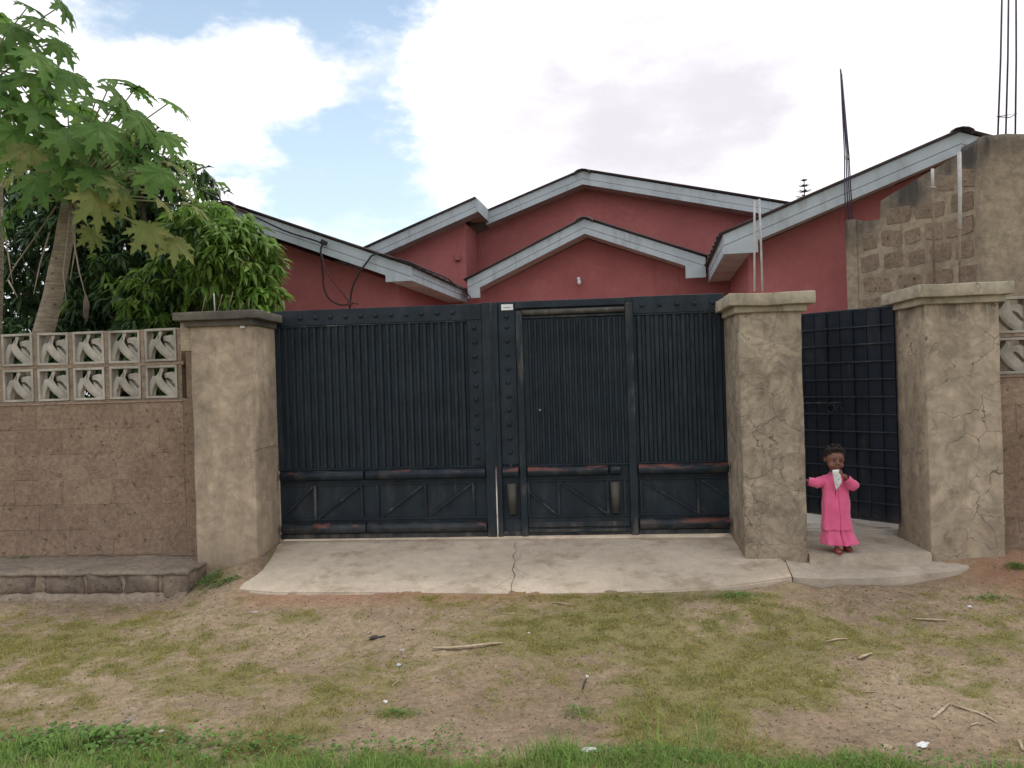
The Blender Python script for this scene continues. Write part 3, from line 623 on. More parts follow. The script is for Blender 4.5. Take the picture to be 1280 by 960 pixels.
while x > -6.5:
    w_ = rr.uniform(.26, .50) if k else .20
    if k == 0: rough('stone', x-w_, x+.012, -.845, -.26, -.30, -.078, .04, .028, M['plinth_block'], pl, k)
    else: rough('stone', x-w_, x, -.845, -.55, -.245, -.088, .04, .028, M['plinth_block'], pl, k)
    x -= w_+rr.uniform(.03, .06); k += 1
rough('top_slab', -6.6, -.46, -.835, -.215, -.092, -.060, .05, .013, M['plinth_top'], pl, 11)

# ------------------------------------------------------------------ pillars
def wavy_box(name, x0, x1, y0, y1, z0, z1, mt, parent, amp=.004, bev=.018, stepz=.09, seed=0):
    bm = bmesh.new(); box(bm, x0, x1, y0, y1, z0, z1)
    nz = max(2, int((z1-z0)/stepz)); nx_ = max(2, int((x1-x0)/stepz)); ny_ = max(2, int((y1-y0)/stepz))
    es = [e for e in bm.edges if abs(e.verts[0].co.z-e.verts[1].co.z) > .9*(z1-z0)]; bmesh.ops.subdivide_edges(bm, edges=es, cuts=nz-1, use_grid_fill=True)
    es = [e for e in bm.edges if abs(e.verts[0].co.x-e.verts[1].co.x) > .9*(x1-x0)]; bmesh.ops.subdivide_edges(bm, edges=es, cuts=nx_-1, use_grid_fill=True)
    es = [e for e in bm.edges if abs(e.verts[0].co.y-e.verts[1].co.y) > .9*(y1-y0)]; bmesh.ops.subdivide_edges(bm, edges=es, cuts=ny_-1, use_grid_fill=True)
    cor = [e for e in bm.edges if len(e.link_faces) == 2 and e.calc_face_angle(0) > 1]
    bmesh.ops.bevel(bm, geom=cor, offset=bev, segments=2, affect='EDGES', profile=.6)
    for v in bm.verts: v.co += mnoise.noise_vector(v.co*3.1+Vector((seed, 0, 0)))*amp+mnoise.noise_vector(v.co*11+Vector((0, seed, 0)))*amp*.45
    return bm_obj(name, bm, mt, parent, True)
def pillar(x0, x1, y0, y1, top, cx0, cx1, label, mt, cmt, z0=-.35, seed=0, cth=.10):
    t = thing('gate_pillar', label, 'pillar', ((x0+x1)/2, (y0+y1)/2, -.1), 'gate pillars')
    wavy_box('shaft', x0, x1, y0, y1, z0, top-.02, M[mt], t, .006, .014, .09, seed)
    wavy_box('necking', x0-.035, x1+.035, y0-.035, y1+.03, top-.055, top+.004, M[cmt], t, .003, .008, .1, seed+1)
    wavy_box('cap', cx0, cx1, y0-.085, y1+.06, top, top+cth, M[cmt], t, .008, .008, .07, seed+2)
    return t
p1 = pillar(-.545, .0, -.5, .16, 2.035, -.655, .09, 'left pillar with dark flat cap at the left end of the main gate', 'pillar_left', 'cap_dark', -.35, 1, .072)
wavy_box('widened_head', -.645, -.52, -.478, .10, 1.775, 2.03, M['pillar_left'], p1, .003, .008, .09, 5)
boxo('edge_fillet', -.012, .010, -.49, .02, .9, 2.0, M['pillar_left'], p1, .004)
p2 = pillar(4.135, 4.64, -.5, .13, 1.985, 4.045, 4.735, 'cracked middle pillar between the main gate and the small gate', 'pillar_mid', 'cap_light', -.35, 7)
p3 = pillar(5.605, 6.18, -.5, .13, 2.0, 5.53, 6.26, 'cracked right pillar with dark stain running from under its cap', 'pillar_right', 'cap_light', -.35, 13)
# reinforcing stubs on the left cap
for k, (px, y0, y1) in enumerate([(257, 366, 382), (263, 370, 382), (268, 362, 382), (278, 363, 382), (291, 360, 382), (303, 374, 382), (312, 371, 382)]):
    a = atY(px, 385, -.3); b = atY(px+rnd.uniform(-1, 1), y0, -.3)
    if k != 1: tubeo('rebar_stub', [(a.x, -.3+rnd.uniform(-.12, .12), 2.10), (b.x, -.3, b.z-.035)], .0055, M['rod_pale' if k == 2 else 'bark'], p1, 6)
def rod(par, pts, Y_, r_, mt='rod_pale', name='rod', flat=1.0):
    q = [atY(px, py, Y_) for px, py in pts]; return tubeo(name, q, r_, M[mt], par, 6, True, flat)
rod(p2, [(943, 251), (943, 300), (943, 364)], -.3, .009); rod(p2, [(949, 249), (951, 300), (953, 364)], -.22, .009)
rod(p2, [(939, 253), (950, 251)], -.26, .004)
rod(p3, [(1166, 235), (1167, 300), (1168, 352)], -.3, .010, 'old_block'); rod(p3, [(1165.5, 211), (1166, 235)], -.3, .012); rod(p3, [(1162.5, 234), (1169.5, 234)], -.31, .005)
rod(p3, [(1199, 190), (1200, 240), (1199.5, 287)], -.3, .015); rod(p3, [(1199.5, 287), (1200, 354)], -.3, .010, 'old_block')
for pr, X_, z_ in ((p1, -.09, 1.955),):
    rough('plaster_chip', X_, X_+.045, -.518, -.50, z_, z_+.03, .012, .004, M['paper'], pr, 2, 30)

# ------------------------------------------------------------------ main gate
def slatmesh(pitch, z0, z1, dp=.020, top=.36, base=.66):
    bm = bmesh.new(); b = pitch*base/2; t_ = pitch*top/2
    prism(bm, [Vector((-b, 0, z0)), Vector((-t_, -dp, z0)), Vector((t_, -dp, z0)), Vector((b, 0, z0))], (0, 0, z1-z0))
    bmesh.ops.recalc_face_normals(bm, faces=bm.faces); me = bpy.data.meshes.new('slat'); bm.to_mesh(me); bm.free(); return me
def slats(par, x0, x1, n, z0, z1):
    p_ = (x1-x0)/n; me = slatmesh(p_, z0, z1)
    for k in range(n): inst('slat', me, M['slat'], (x0+p_*(k+.5), .0285, 0), par)
bm = bmesh.new(); bmesh.ops.create_uvsphere(bm, u_segments=10, v_segments=6, radius=.021)
for v in bm.verts: v.co = Vector((v.co.x, v.co.y*.62, v.co.z))
for f in bm.faces: f.smooth = True
STUD = bpy.data.meshes.new('stud'); bm.to_mesh(STUD); bm.free()
def stud(par, x, z, y=.006): inst('stud', STUD, M['gate'], (x, y, z), par)
def roll(par, x0, x1, zc, mt='roll', r_=.047, name='roller_tube'):
    q = [(x0, .0, zc), (x0+.006, .0, zc), (x1-.006, .0, zc), (x1, .0, zc)]; tubeo(name, q, [r_*.9, r_, r_, r_*.9], M[mt], par, 14)
def bar(par, a, b, w_=.018, mt='gate', y=.014, name='brace'):
    ax, az = a; bx, bz = b; d = Vector((bx-ax, 0, bz-az)); L_ = d.length; d.normalize(); s = Vector((-d.z, 0, d.x))*w_/2
    A = Vector((ax, y, az)); B = Vector((bx, y, bz)); prismo(name, [A-s, A+s, B+s, B-s], (0, .024, 0), M[mt], par)
TOP = 2.145
g1 = thing('gate_leaf', 'left leaf of the dark navy metal gate with ribbed panel', 'gate', (1.0, .03, .02), 'main gate leaves')
boxo('back_plate', .012, 2.035, .029, .035, .02, TOP, M['gate'], g1, 0)
boxo('top_band', .012, 1.95, .012, .028, 2.00, TOP, M['gate'], g1, .003); boxo('stud_band', 1.815, 1.95, .012, .028, .672, 1.998, M['gate'], g1, .003)
boxo('stile', 1.952, 2.036, -.012, .028, .02, TOP+.006, M['gate'], g1, .004); boxo('astragal', 2.030, 2.058, -.018, -.0125, .665, TOP-.02, M['gate_worn'], g1, .001); boxo('hinge_stile', .012, .06, .004, .028, .66, 1.998, M['gate'], g1, .003)
boxo('panel_trim', .07, 1.81, .006, .028, 1.985, 1.998, M['gate_worn'], g1, .002); boxo('panel_trim', 1.806, 1.814, .004, .028, .68, 1.983, M['gate'], g1, .002)
slats(g1, .075, 1.80, 25, .672, 1.982)
for k in range(12):
    if k < 11: stud(g1, .26+.1425*k, 2.072)
for k in range(10): stud(g1, 1.882, 1.925-.131*k)
boxo('rail', .012, 1.95, .010, .028, .655, .669, M['gate'], g1, .002)
roll(g1, .03, .822, .605); roll(g1, .838, 1.948, .605)
roll(g1, .03, .828, .118, 'roll'); roll(g1, .842, 1.948, .118); 
bm = bmesh.new(); me_ = None
boxo('rail', .03, 1.95, .008, .027, .512, .526, M['gate'], g1, .002); boxo('rail', .03, 1.95, .008, .027, .19, .206, M['gate'], g1, .002); boxo('bottom_rail', .012, 1.95, .000, .027, .022, .066, M['gate_worn'], g1, .003)
for X_ in (.35, .79, .94, 1.385, 1.83): bar(g1, (X_, .207), (X_, .511), .022, 'gate_worn', .006)
for a_, b_ in (((.07, .25), (.33, .505)), ((.375, .212), (.775, .505)), ((.965, .212), (1.37, .505)), ((1.41, .212), (1.815, .505))): bar(g1, a_, b_, .020, 'gate_worn', .004)
bm = bmesh.new(); tube(bm, [(.335, -.0015, .118), (.50, -.0015, .118)], .0475, 14); 
for v in bm.verts: v.co.z = .118+(v.co.z-.118)*1.0
bm_obj('worn_sleeve', bm, M['roll_red'], g1, True)['label'] = 'short red worn patch on the lower left tube'

g2 = thing('gate_leaf', 'right leaf of the dark navy metal gate containing a small wicket door', 'gate', (3.1, .03, .02), 'main gate leaves')
boxo('back_plate', 2.052, 4.12, .029, .035, .02, TOP+.008, M['gate'], g2, 0)
boxo('stile', 2.050, 2.098, -.010, .028, .02, TOP+.004, M['gate'], g2, .004); boxo('stud_band', 2.10, 2.258, .012, .028, .672, TOP, M['gate'], g2, .003)
for k in range(11): stud(g2, 2.18, 1.925-.1265*k)
stud(g2, 2.18, 2.02)
roll(g2, 2.105, 2.25, .605, 'roll_red'); tubeo('post_sleeve', [(2.185, .006, .225), (2.185, .004, .50)], [.036, .044], M['gate_dusty'], g2, 12)
boxo('frame_post', 2.262, 2.322, -.014, .028, .02, 2.06, M['gate_worn'], g2, .004); boxo('frame_post', 3.245, 3.315, -.014, .028, .02, 2.10, M['gate_worn'], g2, .004)
boxo('frame_header', 2.262, 3.243, -.012, .028, 2.085, TOP+.004, M['gate'], g2, .004)
tubeo('header_tube', [(2.325, .0, 2.045), (3.243, .0, 2.045)], .026, M['gate_dusty'], g2, 10)
boxo('header_strip', 2.325, 3.243, .0, .028, 1.992, 2.012, M['gate_worn'], g2, .003)
boxo('rail', 2.10, 2.26, .008, .028, .19, .206, M['gate'], g2, .002); boxo('bottom_rail', 2.10, 2.26, .0, .028, .03, .066, M['gate_worn'], g2, .003)
# wicket door: a part with its own pieces
wk = boxo('wicket_door', 2.324, 3.243, .0195, .0275, .055, 1.985, M['gate'], g2, 0); wk['label'] = 'small hinged wicket door in the gate leaf'
def wsl(x0, x1, n, z0, z1):
    p_ = (x1-x0)/n; me = slatmesh(p_, z0, z1, .016)
    for k in range(n): inst('slat', me, M['slat'], (x0+p_*(k+.5), .0192, 0), wk)
wsl(2.36, 3.225, 17, .672, 1.975)
boxo('rail', 2.326, 3.242, .000, .019, .652, .668, M['gate'], wk, .002)
roll(wk, 2.332, 3.055, .605, 'roll_red', .044); roll(wk, 3.075, 3.165, .605, 'roll', .044)
boxo('rail', 2.326, 3.242, .000, .019, .512, .526, M['gate'], wk, .002); boxo('rail', 2.326, 3.242, .000, .019, .19, .204, M['gate'], wk, .002)
tubeo('post_sleeve', [(3.115, -.004, .225), (3.115, -.006, .50)], [.036, .044], M['gate_dusty'], wk, 12)
for X_ in (2.335, 2.605, 3.045, 3.20): bar(wk, (X_, .207), (X_, .511), .020, 'gate_worn', -.002)
for a_, b_ in (((2.345, .42), (2.59, .212)), ((2.625, .505), (3.03, .222))): bar(wk, a_, b_, .018, 'gate_worn', -.004)
boxo('bottom_rail', 2.326, 3.242, -.004, .019, .10, .145, M['gate_worn'], wk, .005); boxo('bottom_rail', 2.326, 3.242, -.008, .019, .056, .082, M['gate_worn'], wk, .004)
tubeo('door_knob', [(2.46, .0, 1.16), (2.46, -.012, 1.16)], [.012, .010], M['stone'], wk, 8)
# right hand panel of the leaf
boxo('top_band', 3.317, 4.12, .012, .028, 2.0, TOP+.01, M['gate'], g2, .003); boxo('panel_trim', 3.32, 4.11, .006, .028, 1.985, 1.998, M['gate'], g2, .002)
slats(g2, 3.33, 4.11, 10, .672, 1.982)
for k in range(5): stud(g2, 3.40+.155*k, 2.075)
boxo('rail', 3.317, 4.12, .010, .028, .655, .669, M['gate'], g2, .002)
roll(g2, 3.325, 4.115, .605, 'roll_red'); roll(g2, 3.325, 4.115, .118, 'roll_red')
boxo('rail', 3.317, 4.12, .008, .027, .512, .526, M['gate'], g2, .002); boxo('rail', 3.317, 4.12, .008, .027, .19, .206, M['gate'], g2, .002); boxo('bottom_rail', 3.317, 4.12, .0, .027, .022, .066, M['gate'], g2, .003)
for X_ in (3.345, 3.845): bar(g2, (X_, .207), (X_, .511), .020, 'gate_worn', .006)
for a_, b_ in (((3.36, .505), (3.83, .212)), ((3.87, .505), (4.11, .345))): bar(g2, a_, b_, .018, 'gate_worn', .004)
# white number plate, too small in the photograph to read
lb = thing('name_plate', 'tiny white plate fixed near the top of the right gate leaf', 'sign', (2.19, .0, 2.09))
boxo('plate', 2.135, 2.243, .004, .0085, 2.075, 2.128, M['white'], lb, .001)
bm = bmesh.new()
for x0, x1, z in [(2.156, 2.166, 2.100), (2.169, 2.176, 2.0995), (2.179, 2.187, 2.0995), (2.190, 2.196, 2.0995), (2.199, 2.207, 2.099), (2.210, 2.220, 2.0995)]: box(bm, x0, x1, .0028, .0038, z-.003, z+.003)
bm_obj('lettering', bm, M['print'], lb)

# ------------------------------------------------------------------ small gate, standing open
g3 = thing('pedestrian_gate', 'small dark blue gridded gate standing open between the right pillars', 'gate', (5.57, .02, .07))
H_ = Vector((5.585, .03, 0)); E_ = Vector((4.975, .66, 0)); D_ = (E_-H_).normalized(); Nn = Vector((D_.y, -D_.x, 0)); 
if Nn.y > 0: Nn = -Nn
LW = (E_-H_).length; ZB, ZT = .085, 1.985
def lbox(name, s0, s1, o0, o1, z0, z1, mt, bev=.003):
    bm = bmesh.new(); box(bm, s0, s1, o0, o1, z0, z1, bev)
    Mx = Matrix(((D_.x, Nn.x, 0, H_.x), (D_.y, Nn.y, 0, H_.y), (0, 0, 1, 0), (0, 0, 0, 1)))
    bmesh.ops.transform(bm, matrix=Mx, verts=bm.verts); bmesh.ops.recalc_face_normals(bm, faces=bm.faces); return bm_obj(name, bm, mt, g3)
lbox('back_plate', 0, LW, -.01, -.004, ZB, ZT, M['gate2'], 0)
nc = 7; pw = LW/nc
for k in range(nc):
    lbox('plank', k*pw+.006, (k+1)*pw-.006, -.003, .012 if k % 2 else .003, ZB+.01, ZT-.01, M['gate2'])
rows = 12; rh = (ZT-ZB)/rows
for k in range(rows+1): lbox('grid_bar', .0, LW, .0125, .028, ZB+k*rh-.006, ZB+k*rh+.006, M['gate2_bar'], .002)
for k in range(nc+1): lbox('grid_bar', min(max(k*pw-.006, 0), LW-.012), min(max(k*pw+.006, .012), LW), .0125, .022, ZB+.007, ZT-.007, M['gate2'], .002)
def lp(s, o, z): return H_+D_*s+Nn*o+Vector((0, 0, z))
tubeo('bolt', [lp(LW-.02, .045, 1.135), lp(LW-.40, .045, 1.14)], .008, M['gate_worn'], g3, 8)
tubeo('latch_ring', [lp(LW-.30+.035*math.cos(a_), .05, 1.09+.04*math.sin(a_)) for a_ in np.linspace(0, 2*PI, 13)], .005, M['gate_worn'], g3, 6)
tubeo('latch_ring', [lp(LW-.38+.03*math.cos(a_), .05, 1.08+.04*math.sin(a_)) for a_ in np.linspace(0, 2*PI, 13)], .004, M['gate_worn'], g3, 6)
boxo('yard_curb', 4.642, 5.60, .255, .30, -.1, .004, M['step'], step, .004)

# ------------------------------------------------------------------ the house, in its own frame turned 6 degrees
HA = math.radians(6.0); EV = Vector((math.sin(HA), math.cos(HA), 0)); EU = Vector((math.cos(HA), -math.sin(HA), 0)); C0 = Vector((CAM[0], CAM[1], 0))
def H(u, v, z): return C0+EU*u+EV*v+Vector((0, 0, z))
def atV(px, py, v):
    d = ray(px, py); return Vector(CAM+d*(v/float(np.dot(d, np.array(EV)))))
house = thing('house', 'maroon single storey house with pale grey gables behind the gate', 'house', tuple(H(-1, 12, -.05)))
def hpoly(name, pts, v, dv, mt): return prismo(name, [H(u, v, z) for u, z in pts], EV*dv, mt, house)
def slope_side(v, P, E, fh, bw, bh, cut=.56):
    """the two fascia boards of one roof slope with the boxed end; P peak, E eave, both (u,z) along the top edge"""
    s = 1 if E[0] > P[0] else -1; k = (E[1]-P[1])/(E[0]-P[0]); zt = lambda u: P[1]+k*(u-P[0])
    hpoly('fascia_board', [P, (E[0], E[1]), (E[0], E[1]-fh*cut), (P[0], P[1]-fh*cut)], v, .03, M['fascia'])
    if bw > 0:
        ub = E[0]-s*bw
        hpoly('fascia_board', [(P[0], P[1]-fh*cut-.006), (E[0], E[1]-fh*cut-.006), (E[0], E[1]-bh), (ub, E[1]-bh), (ub, zt(ub)-fh), (P[0], P[1]-fh)], v+.004, .03, M['fascia'])
    else: hpoly('fascia_board', [(P[0], P[1]-fh*cut-.006), (E[0], E[1]-fh*cut-.006), (E[0], E[1]-fh), (P[0], P[1]-fh)], v+.004, .03, M['fascia'])
def soffit(v0, v1, A, B, fh): # sloping soffit under a gable overhang
    q = [H(A[0], v0, A[1]-fh+.01), H(B[0], v0, B[1]-fh+.01), H(B[0], v1, B[1]-fh+.01), H(A[0], v1, A[1]-fh+.01)]; prismo('soffit', q, (0, 0, .012), M['soffit'], house)
def roof(v0, v1, A, B, over=.06):
    d = Vector((B[0]-A[0], 0, B[1]-A[1])); Lh = d.length; e = d/Lh; b = (B[0]+e.x*over, B[1]+e.z*over); nv = int((v1-v0)/.019); bm = bmesh.new(); r0 = []; r1 = []; mids = []
    for i in range(nv+1):
        v = v0+(v1-v0)*i/nv; w_ = .011*math.cos(2*PI*(v-v0)/.076)+.022; j = .004*math.sin(v*7.3)
        r0.append(bm.verts.new(H(A[0], v, A[1]+w_))); mids.append(bm.verts.new(H((A[0]+b[0])/2, v, (A[1]+b[1])/2+w_+j))); r1.append(bm.verts.new(H(b[0]+.012*math.sin(i*.37), v, b[1]+w_)))
    for ra, rb in ((r0, mids), (mids, r1)):
        for i in range(nv): bm.faces.new((ra[i], ra[i+1], rb[i+1], rb[i]))
    o = bm_obj('roof_sheet', bm, M['roof'], house, True); md = o.modifiers.new('s', 'SOLIDIFY'); md.thickness = .012
def ridge(P, v0, v1, r_=.09, lift=.0):
    bm = bmesh.new(); rows_ = []
    nv = 14
    for i in range(nv+1):
        v = v0+(v1-v0)*(i/nv)**2; rr_ = r_*(1+.12*math.sin(i*2.1)); row = []
        for k in range(7):
            a_ = PI*(k/6); row.append(bm.verts.new(H(P[0]+rr_*1.7*math.cos(a_), v, P[1]+lift-.055+rr_*math.sin(a_))))
        rows_.append(row)
    for a_, b_ in zip(rows_, rows_[1:]):
        for k in range(6): bm.faces.new((a_[k], a_[k+1], b_[k+1], b_[k]))
    bmesh.ops.recalc_face_normals(bm, faces=bm.faces); o = bm_obj('ridge_cap', bm, M['ridge'], house, True); md = o.modifiers.new('s', 'SOLIDIFY'); md.thickness = .01
def eave_side(u, v0, v1, ze, fh, wu, soff=None):
    a_ = -1 if wu > u else 1                      # outward side
    prismo('fascia_board', [H(u, v0+.031, ze), H(u, v0+.031, ze-fh*.5), H(u, v1, ze-fh*.5), H(u, v1, ze)], EU*(.03*-a_), M['fascia'], house)
    prismo('fascia_board', [H(u-a_*.004, v0+.031, ze-fh*.5-.006), H(u-a_*.004, v0+.031, ze-fh), H(u-a_*.004, v1, ze-fh), H(u-a_*.004, v1, ze-fh*.5-.006)], EU*(.03*-a_), M['fascia'], house)
    z = ze-fh+.012; prismo('soffit', [H(u-a_*.036, v0+.036, z), H(wu, v0+.036, z), H(wu, v1, z), H(u-a_*.036, v1, z)], (0, 0, .012), M['soffit'], house)
def wall(pts, v, th=.15): return hpoly('wall', pts, v, th, M['house'])
FH = .225
# left wing
vL = 9.5; P = (-5.62, 3.93); E = (-3.05, 2.945); Q = (-8.2, 2.945)
slope_side(vL, P, E, FH, .36, .175); slope_side(vL, P, Q, FH, .36, .175); soffit(vL+.036, vL+.46, P, (E[0]-.36, E[1]+.138), FH); soffit(vL+.036, vL+.46, P, (Q[0]+.36, Q[1]+.138), FH)
roof(vL-.05, 14.5, P, E); roof(vL-.05, 14.5, P, Q); ridge(P, vL-.09, 14.5)
eave_side(E[0], vL, 12.6, E[1], .175, -3.38)
wall([(-7.9, -.1), (-3.39, -.1), (-3.39, 2.80), (-5.62, 3.66), (-7.9, 2.78)], vL+.46)
prismo('wall', [H(-3.392, vL+.612, -.1), H(-3.392, vL+.612, 2.79), H(-3.392, 12.4, 2.79), H(-3.392, 12.4, -.1)], EU*-.15, M['house'], house)
# right wing
vR = 9.5; P = (3.46, 4.10); E = (.835, 3.11); Q = (6.1, 3.11)
slope_side(vR, P, E, FH+.015, .40, .235); slope_side(vR, P, Q, FH, .4, .235); soffit(vR+.036, vR+.42, P, (E[0]+.40, E[1]+.15), FH+.01); soffit(vR+.036, vR+.42, P, (Q[0]-.40, Q[1]+.15), FH+.01)
roof(vR-.05, 15, P, E); roof(vR-.05, 15, P, Q); ridge(P, vR-.10, 15, .075, .015)
eave_side(E[0], vR, 12.3, E[1], .235, 1.16)
wall([(1.165, -.1), (5.8, -.1), (5.8, 2.99), (3.46, 3.86), (1.165, 2.99)], vR+.42)
prismo('wall', [H(1.167, vR+.572, -.1), H(1.167, vR+.572, 2.90), H(1.167, 12.4, 2.90), H(1.167, 12.4, -.1)], EU*.15, M['house'], house)
# centre front gable
vC = 12.0; P = (-1.03, 3.93); E = (.79, 3.225); Q = (-2.93, 3.09)
slope_side(vC, P, E, FH, .30, .30); slope_side(vC, P, Q, FH, .20, .30); soffit(vC+.036, vC+.44, P, (E[0]-.1, E[1]+.04), FH); soffit(vC+.036, vC+.44, P, (Q[0]+.1, Q[1]+.045), FH)
roof(vC-.05, 14.36, P, E); roof(vC-.05, 14.36, P, Q); ridge(P, vC-.08, 14.3, .08)
wall([(-3.8, -.1), (1.6, -.1), (1.6, 2.94), (.65, 3.06), (-1.03, 3.70), (-2.8, 2.925), (-3.8, 2.9)], vC+.44)
# rear high gable
vB = 14.0; P = (-1.21, 5.22); E = (3.4, 4.10); Q = (-3.03, 4.60)
slope_side(vB, P, E, FH+.01, 0, 0); slope_side(vB, P, Q, FH+.01, 0, 0); soffit(vB+.036, vB+.4, P, E, FH+.01); soffit(vB+.036, vB+.4, P, Q, FH+.01)
roof(vB-.05, 19, P, E); roof(vB-.05, 19, P, (-6.2, 3.50)); ridge(P, vB-.08, 19, .085)
wall([(-6.0, -.1), (3.3, -.1), (3.3, 3.90), (-1.21, 5.0), (-6.0, 3.36)], vB+.4)
# projecting left bay under the same slope
vP = 13.1; P2_ = (-3.00, 4.645); E2_ = (-6.2, 3.49)
slope_side(vP, P2_, E2_, FH+.01, 0, 0); soffit(vP+.036, vP+.36, P2_, E2_, FH+.01)
roof(vP-.05, vB-.06, P2_, E2_)
prismo('fascia_board', [H(-3.0, vP+.001, 4.646), H(-3.0, vP+.001, 4.42), H(-3.0, vB-.002, 4.42), H(-3.0, vB-.002, 4.646)], EU*.03, M['fascia'], house)
wall([(-6.0, -.1), (-3.30, -.1), (-3.30, 4.31), (-6.0, 3.34)], vP+.36, .9)
prismo('soffit', [H(-3.298, vP+.03, 4.425), H(-3.004, vP+.03, 4.425), H(-3.004, vB-.01, 4.425), H(-3.298, vB-.01, 4.425)], (0, 0, .012), M['soffit'], house)
# small fittings
a = atV(572, 322, vP+.33); q = Vector(a); bm = bmesh.new(); box(bm, -.05, .05, -.03, .05, -.055, .055, .01); bmesh.ops.transform(bm, matrix=Matrix.Translation(q), verts=bm.verts); bm_obj('wall_vent', bm, M['house'], house)
a = Vector(atV(723.5, 351, vC+.42)); tubeo('lamp_holder', [a+EV*.02+Vector((0, 0, .03)), a-EV*.05+Vector((0, 0, .03))], [.035, .028], M['white'], house, 10)
bm = bmesh.new(); bmesh.ops.create_uvsphere(bm, u_segments=12, v_segments=8, radius=.034); bmesh.ops.transform(bm, matrix=Matrix.Translation(a-EV*.07+Vector((.012, 0, -.03))) @ Matrix.Scale(1.35, 4, (0, 0, 1)), verts=bm.verts); bm_obj('light_bulb', bm, M['white'], house, True)
a = Vector(atV(938, 357, 11.0)); 
# electric service cable sagging onto the left gable, with loops
cb = thing('service_cable', 'black electric cable from the mango tree fixed along the left gable', 'cable', tuple(atV(402, 305, 9.40)))
def wire(pts, r_, mt='wire', v=9.42, name='cable_run'):
    q = [Vector(atV(px, py, v+(0 if len(p_) < 3 else p_[2]))) for p_ in pts for px, py in [p_[:2]]]
    out_ = []
    for i in range(len(q)-1):
        p0, p1_, p2_, p3_ = q[max(i-1, 0)], q[i], q[i+1], q[min(i+2, len(q)-1)]
        for s in range(6):
            u_ = s/6; out_.append(.5*((2*p1_)+(p2_-p0)*u_+(2*p0-5*p1_+4*p2_-p3_)*u_*u_+(3*p1_-p0-3*p2_+p3_)*u_**3))
    out_.append(q[-1]); tubeo(name, out_, r_, M[mt], cb, 6)
wire([(205, 195, -1.2), (232, 226, -1.0), (262, 243, -.5), (290, 258), (325, 274), (360, 290), (395, 301), (404, 306)], .012)
wire([(262, 254, -.4), (278, 253, -.3), (292, 259, -.1), (315, 268)], .008, 'wire_red')
wire([(404, 305), (401, 312), (402, 330), (404, 345), (405, 360), (412, 374), (425, 381), (440, 380)], .011)
wire([(402, 318), (406, 334), (415, 350), (428, 366), (437, 377), (448, 380)], .011, 'wire_red', 9.40)
wire([(437, 386), (438, 375), (441, 358), (450, 340), (460, 326), (466, 319), (478, 318), (490, 322), (510, 327), (530, 336)], .012, 'wire', 9.43)
wire([(530, 336), (548, 343, .4), (562, 350, .9), (570, 358, 1.3), (580, 362, 1.8), (588, 372, 2.2)], .010, 'wire', 9.43)
a = Vector(atV(405, 303, 9.42)); bm = bmesh.new(); box(bm, -.045, .045, -.02, .02, -.03, .03, .008); bmesh.ops.rotate(bm, matrix=Matrix.Rotation(.5, 3, 'Y'), verts=bm.verts); bmesh.ops.translate(bm, vec=a, verts=bm.verts); bm_obj('cable_clamp', bm, M['wire'], cb)
a = Vector(atV(437.5, 379, 9.40)); bm = bmesh.new(); box(bm, -.03, .03, -.02, .02, -.03, .03, .008); bmesh.ops.translate(bm, vec=a, verts=bm.verts); bm_obj('cable_joint', bm, M['wire_red'], cb)

# ------------------------------------------------------------------ unfinished block building on the right
A0 = Vector((5.86, 2.03, 0)); B0 = Vector((6.98, .74, 0)); WD = (B0-A0).normalized(); WN = Vector((WD.y, -WD.x, 0))
if WN.y > 0: WN = -WN
def atW(px, py, off=0):
    d = Vector(ray(px, py)); c = Vector(CAM); p0 = A0+WN*off; t_ = (p0-c).dot(WN)/d.dot(WN); return c+d*t_
def wsz(px, py): p = atW(px, py); return ((p-A0).dot(WD), p.z)
ru = thing('unfinished_wall', 'weathered unfinished block wall with bare rods behind the right pillar', 'wall', tuple((A0+B0)/2))
out_ = [wsz(*p) for p in [(1057, 275), (1068, 274), (1079, 277), (1100, 274)]]+[(wsz(1101, 251)[0], wsz(1101, 251)[1])]+[wsz(*p) for p in [(1120, 239), (1142, 226), (1165, 213), (1183, 202), (1200, 192), (1222, 181), (1238, 175)]]
s_end = out_[-1][0]
pl_ = [(out_[0][0], -.1)]+out_+[(s_end, -.1)]
def WP(s, o, z): return A0+WD*s+WN*o+Vector((0, 0, z))
prismo('mortar', [WP(s, 0, z) for s, z in pl_], -WN*.2, M['ruin'], ru)
prismo('edge_render', [WP(out_[0][0]-.0, .010, -.1), WP(out_[0][0], .010, out_[0][1]-.02), WP(out_[0][0]+.13, .010, out_[0][1]-.03), WP(out_[0][0]+.13, .010, -.1)], WN*-.0095, M['ruin'], ru)
xs_ = [a_[0] for a_ in out_]; zs_ = [a_[1] for a_ in out_]; rr = random.Random(9); row = 0; z = 1.8
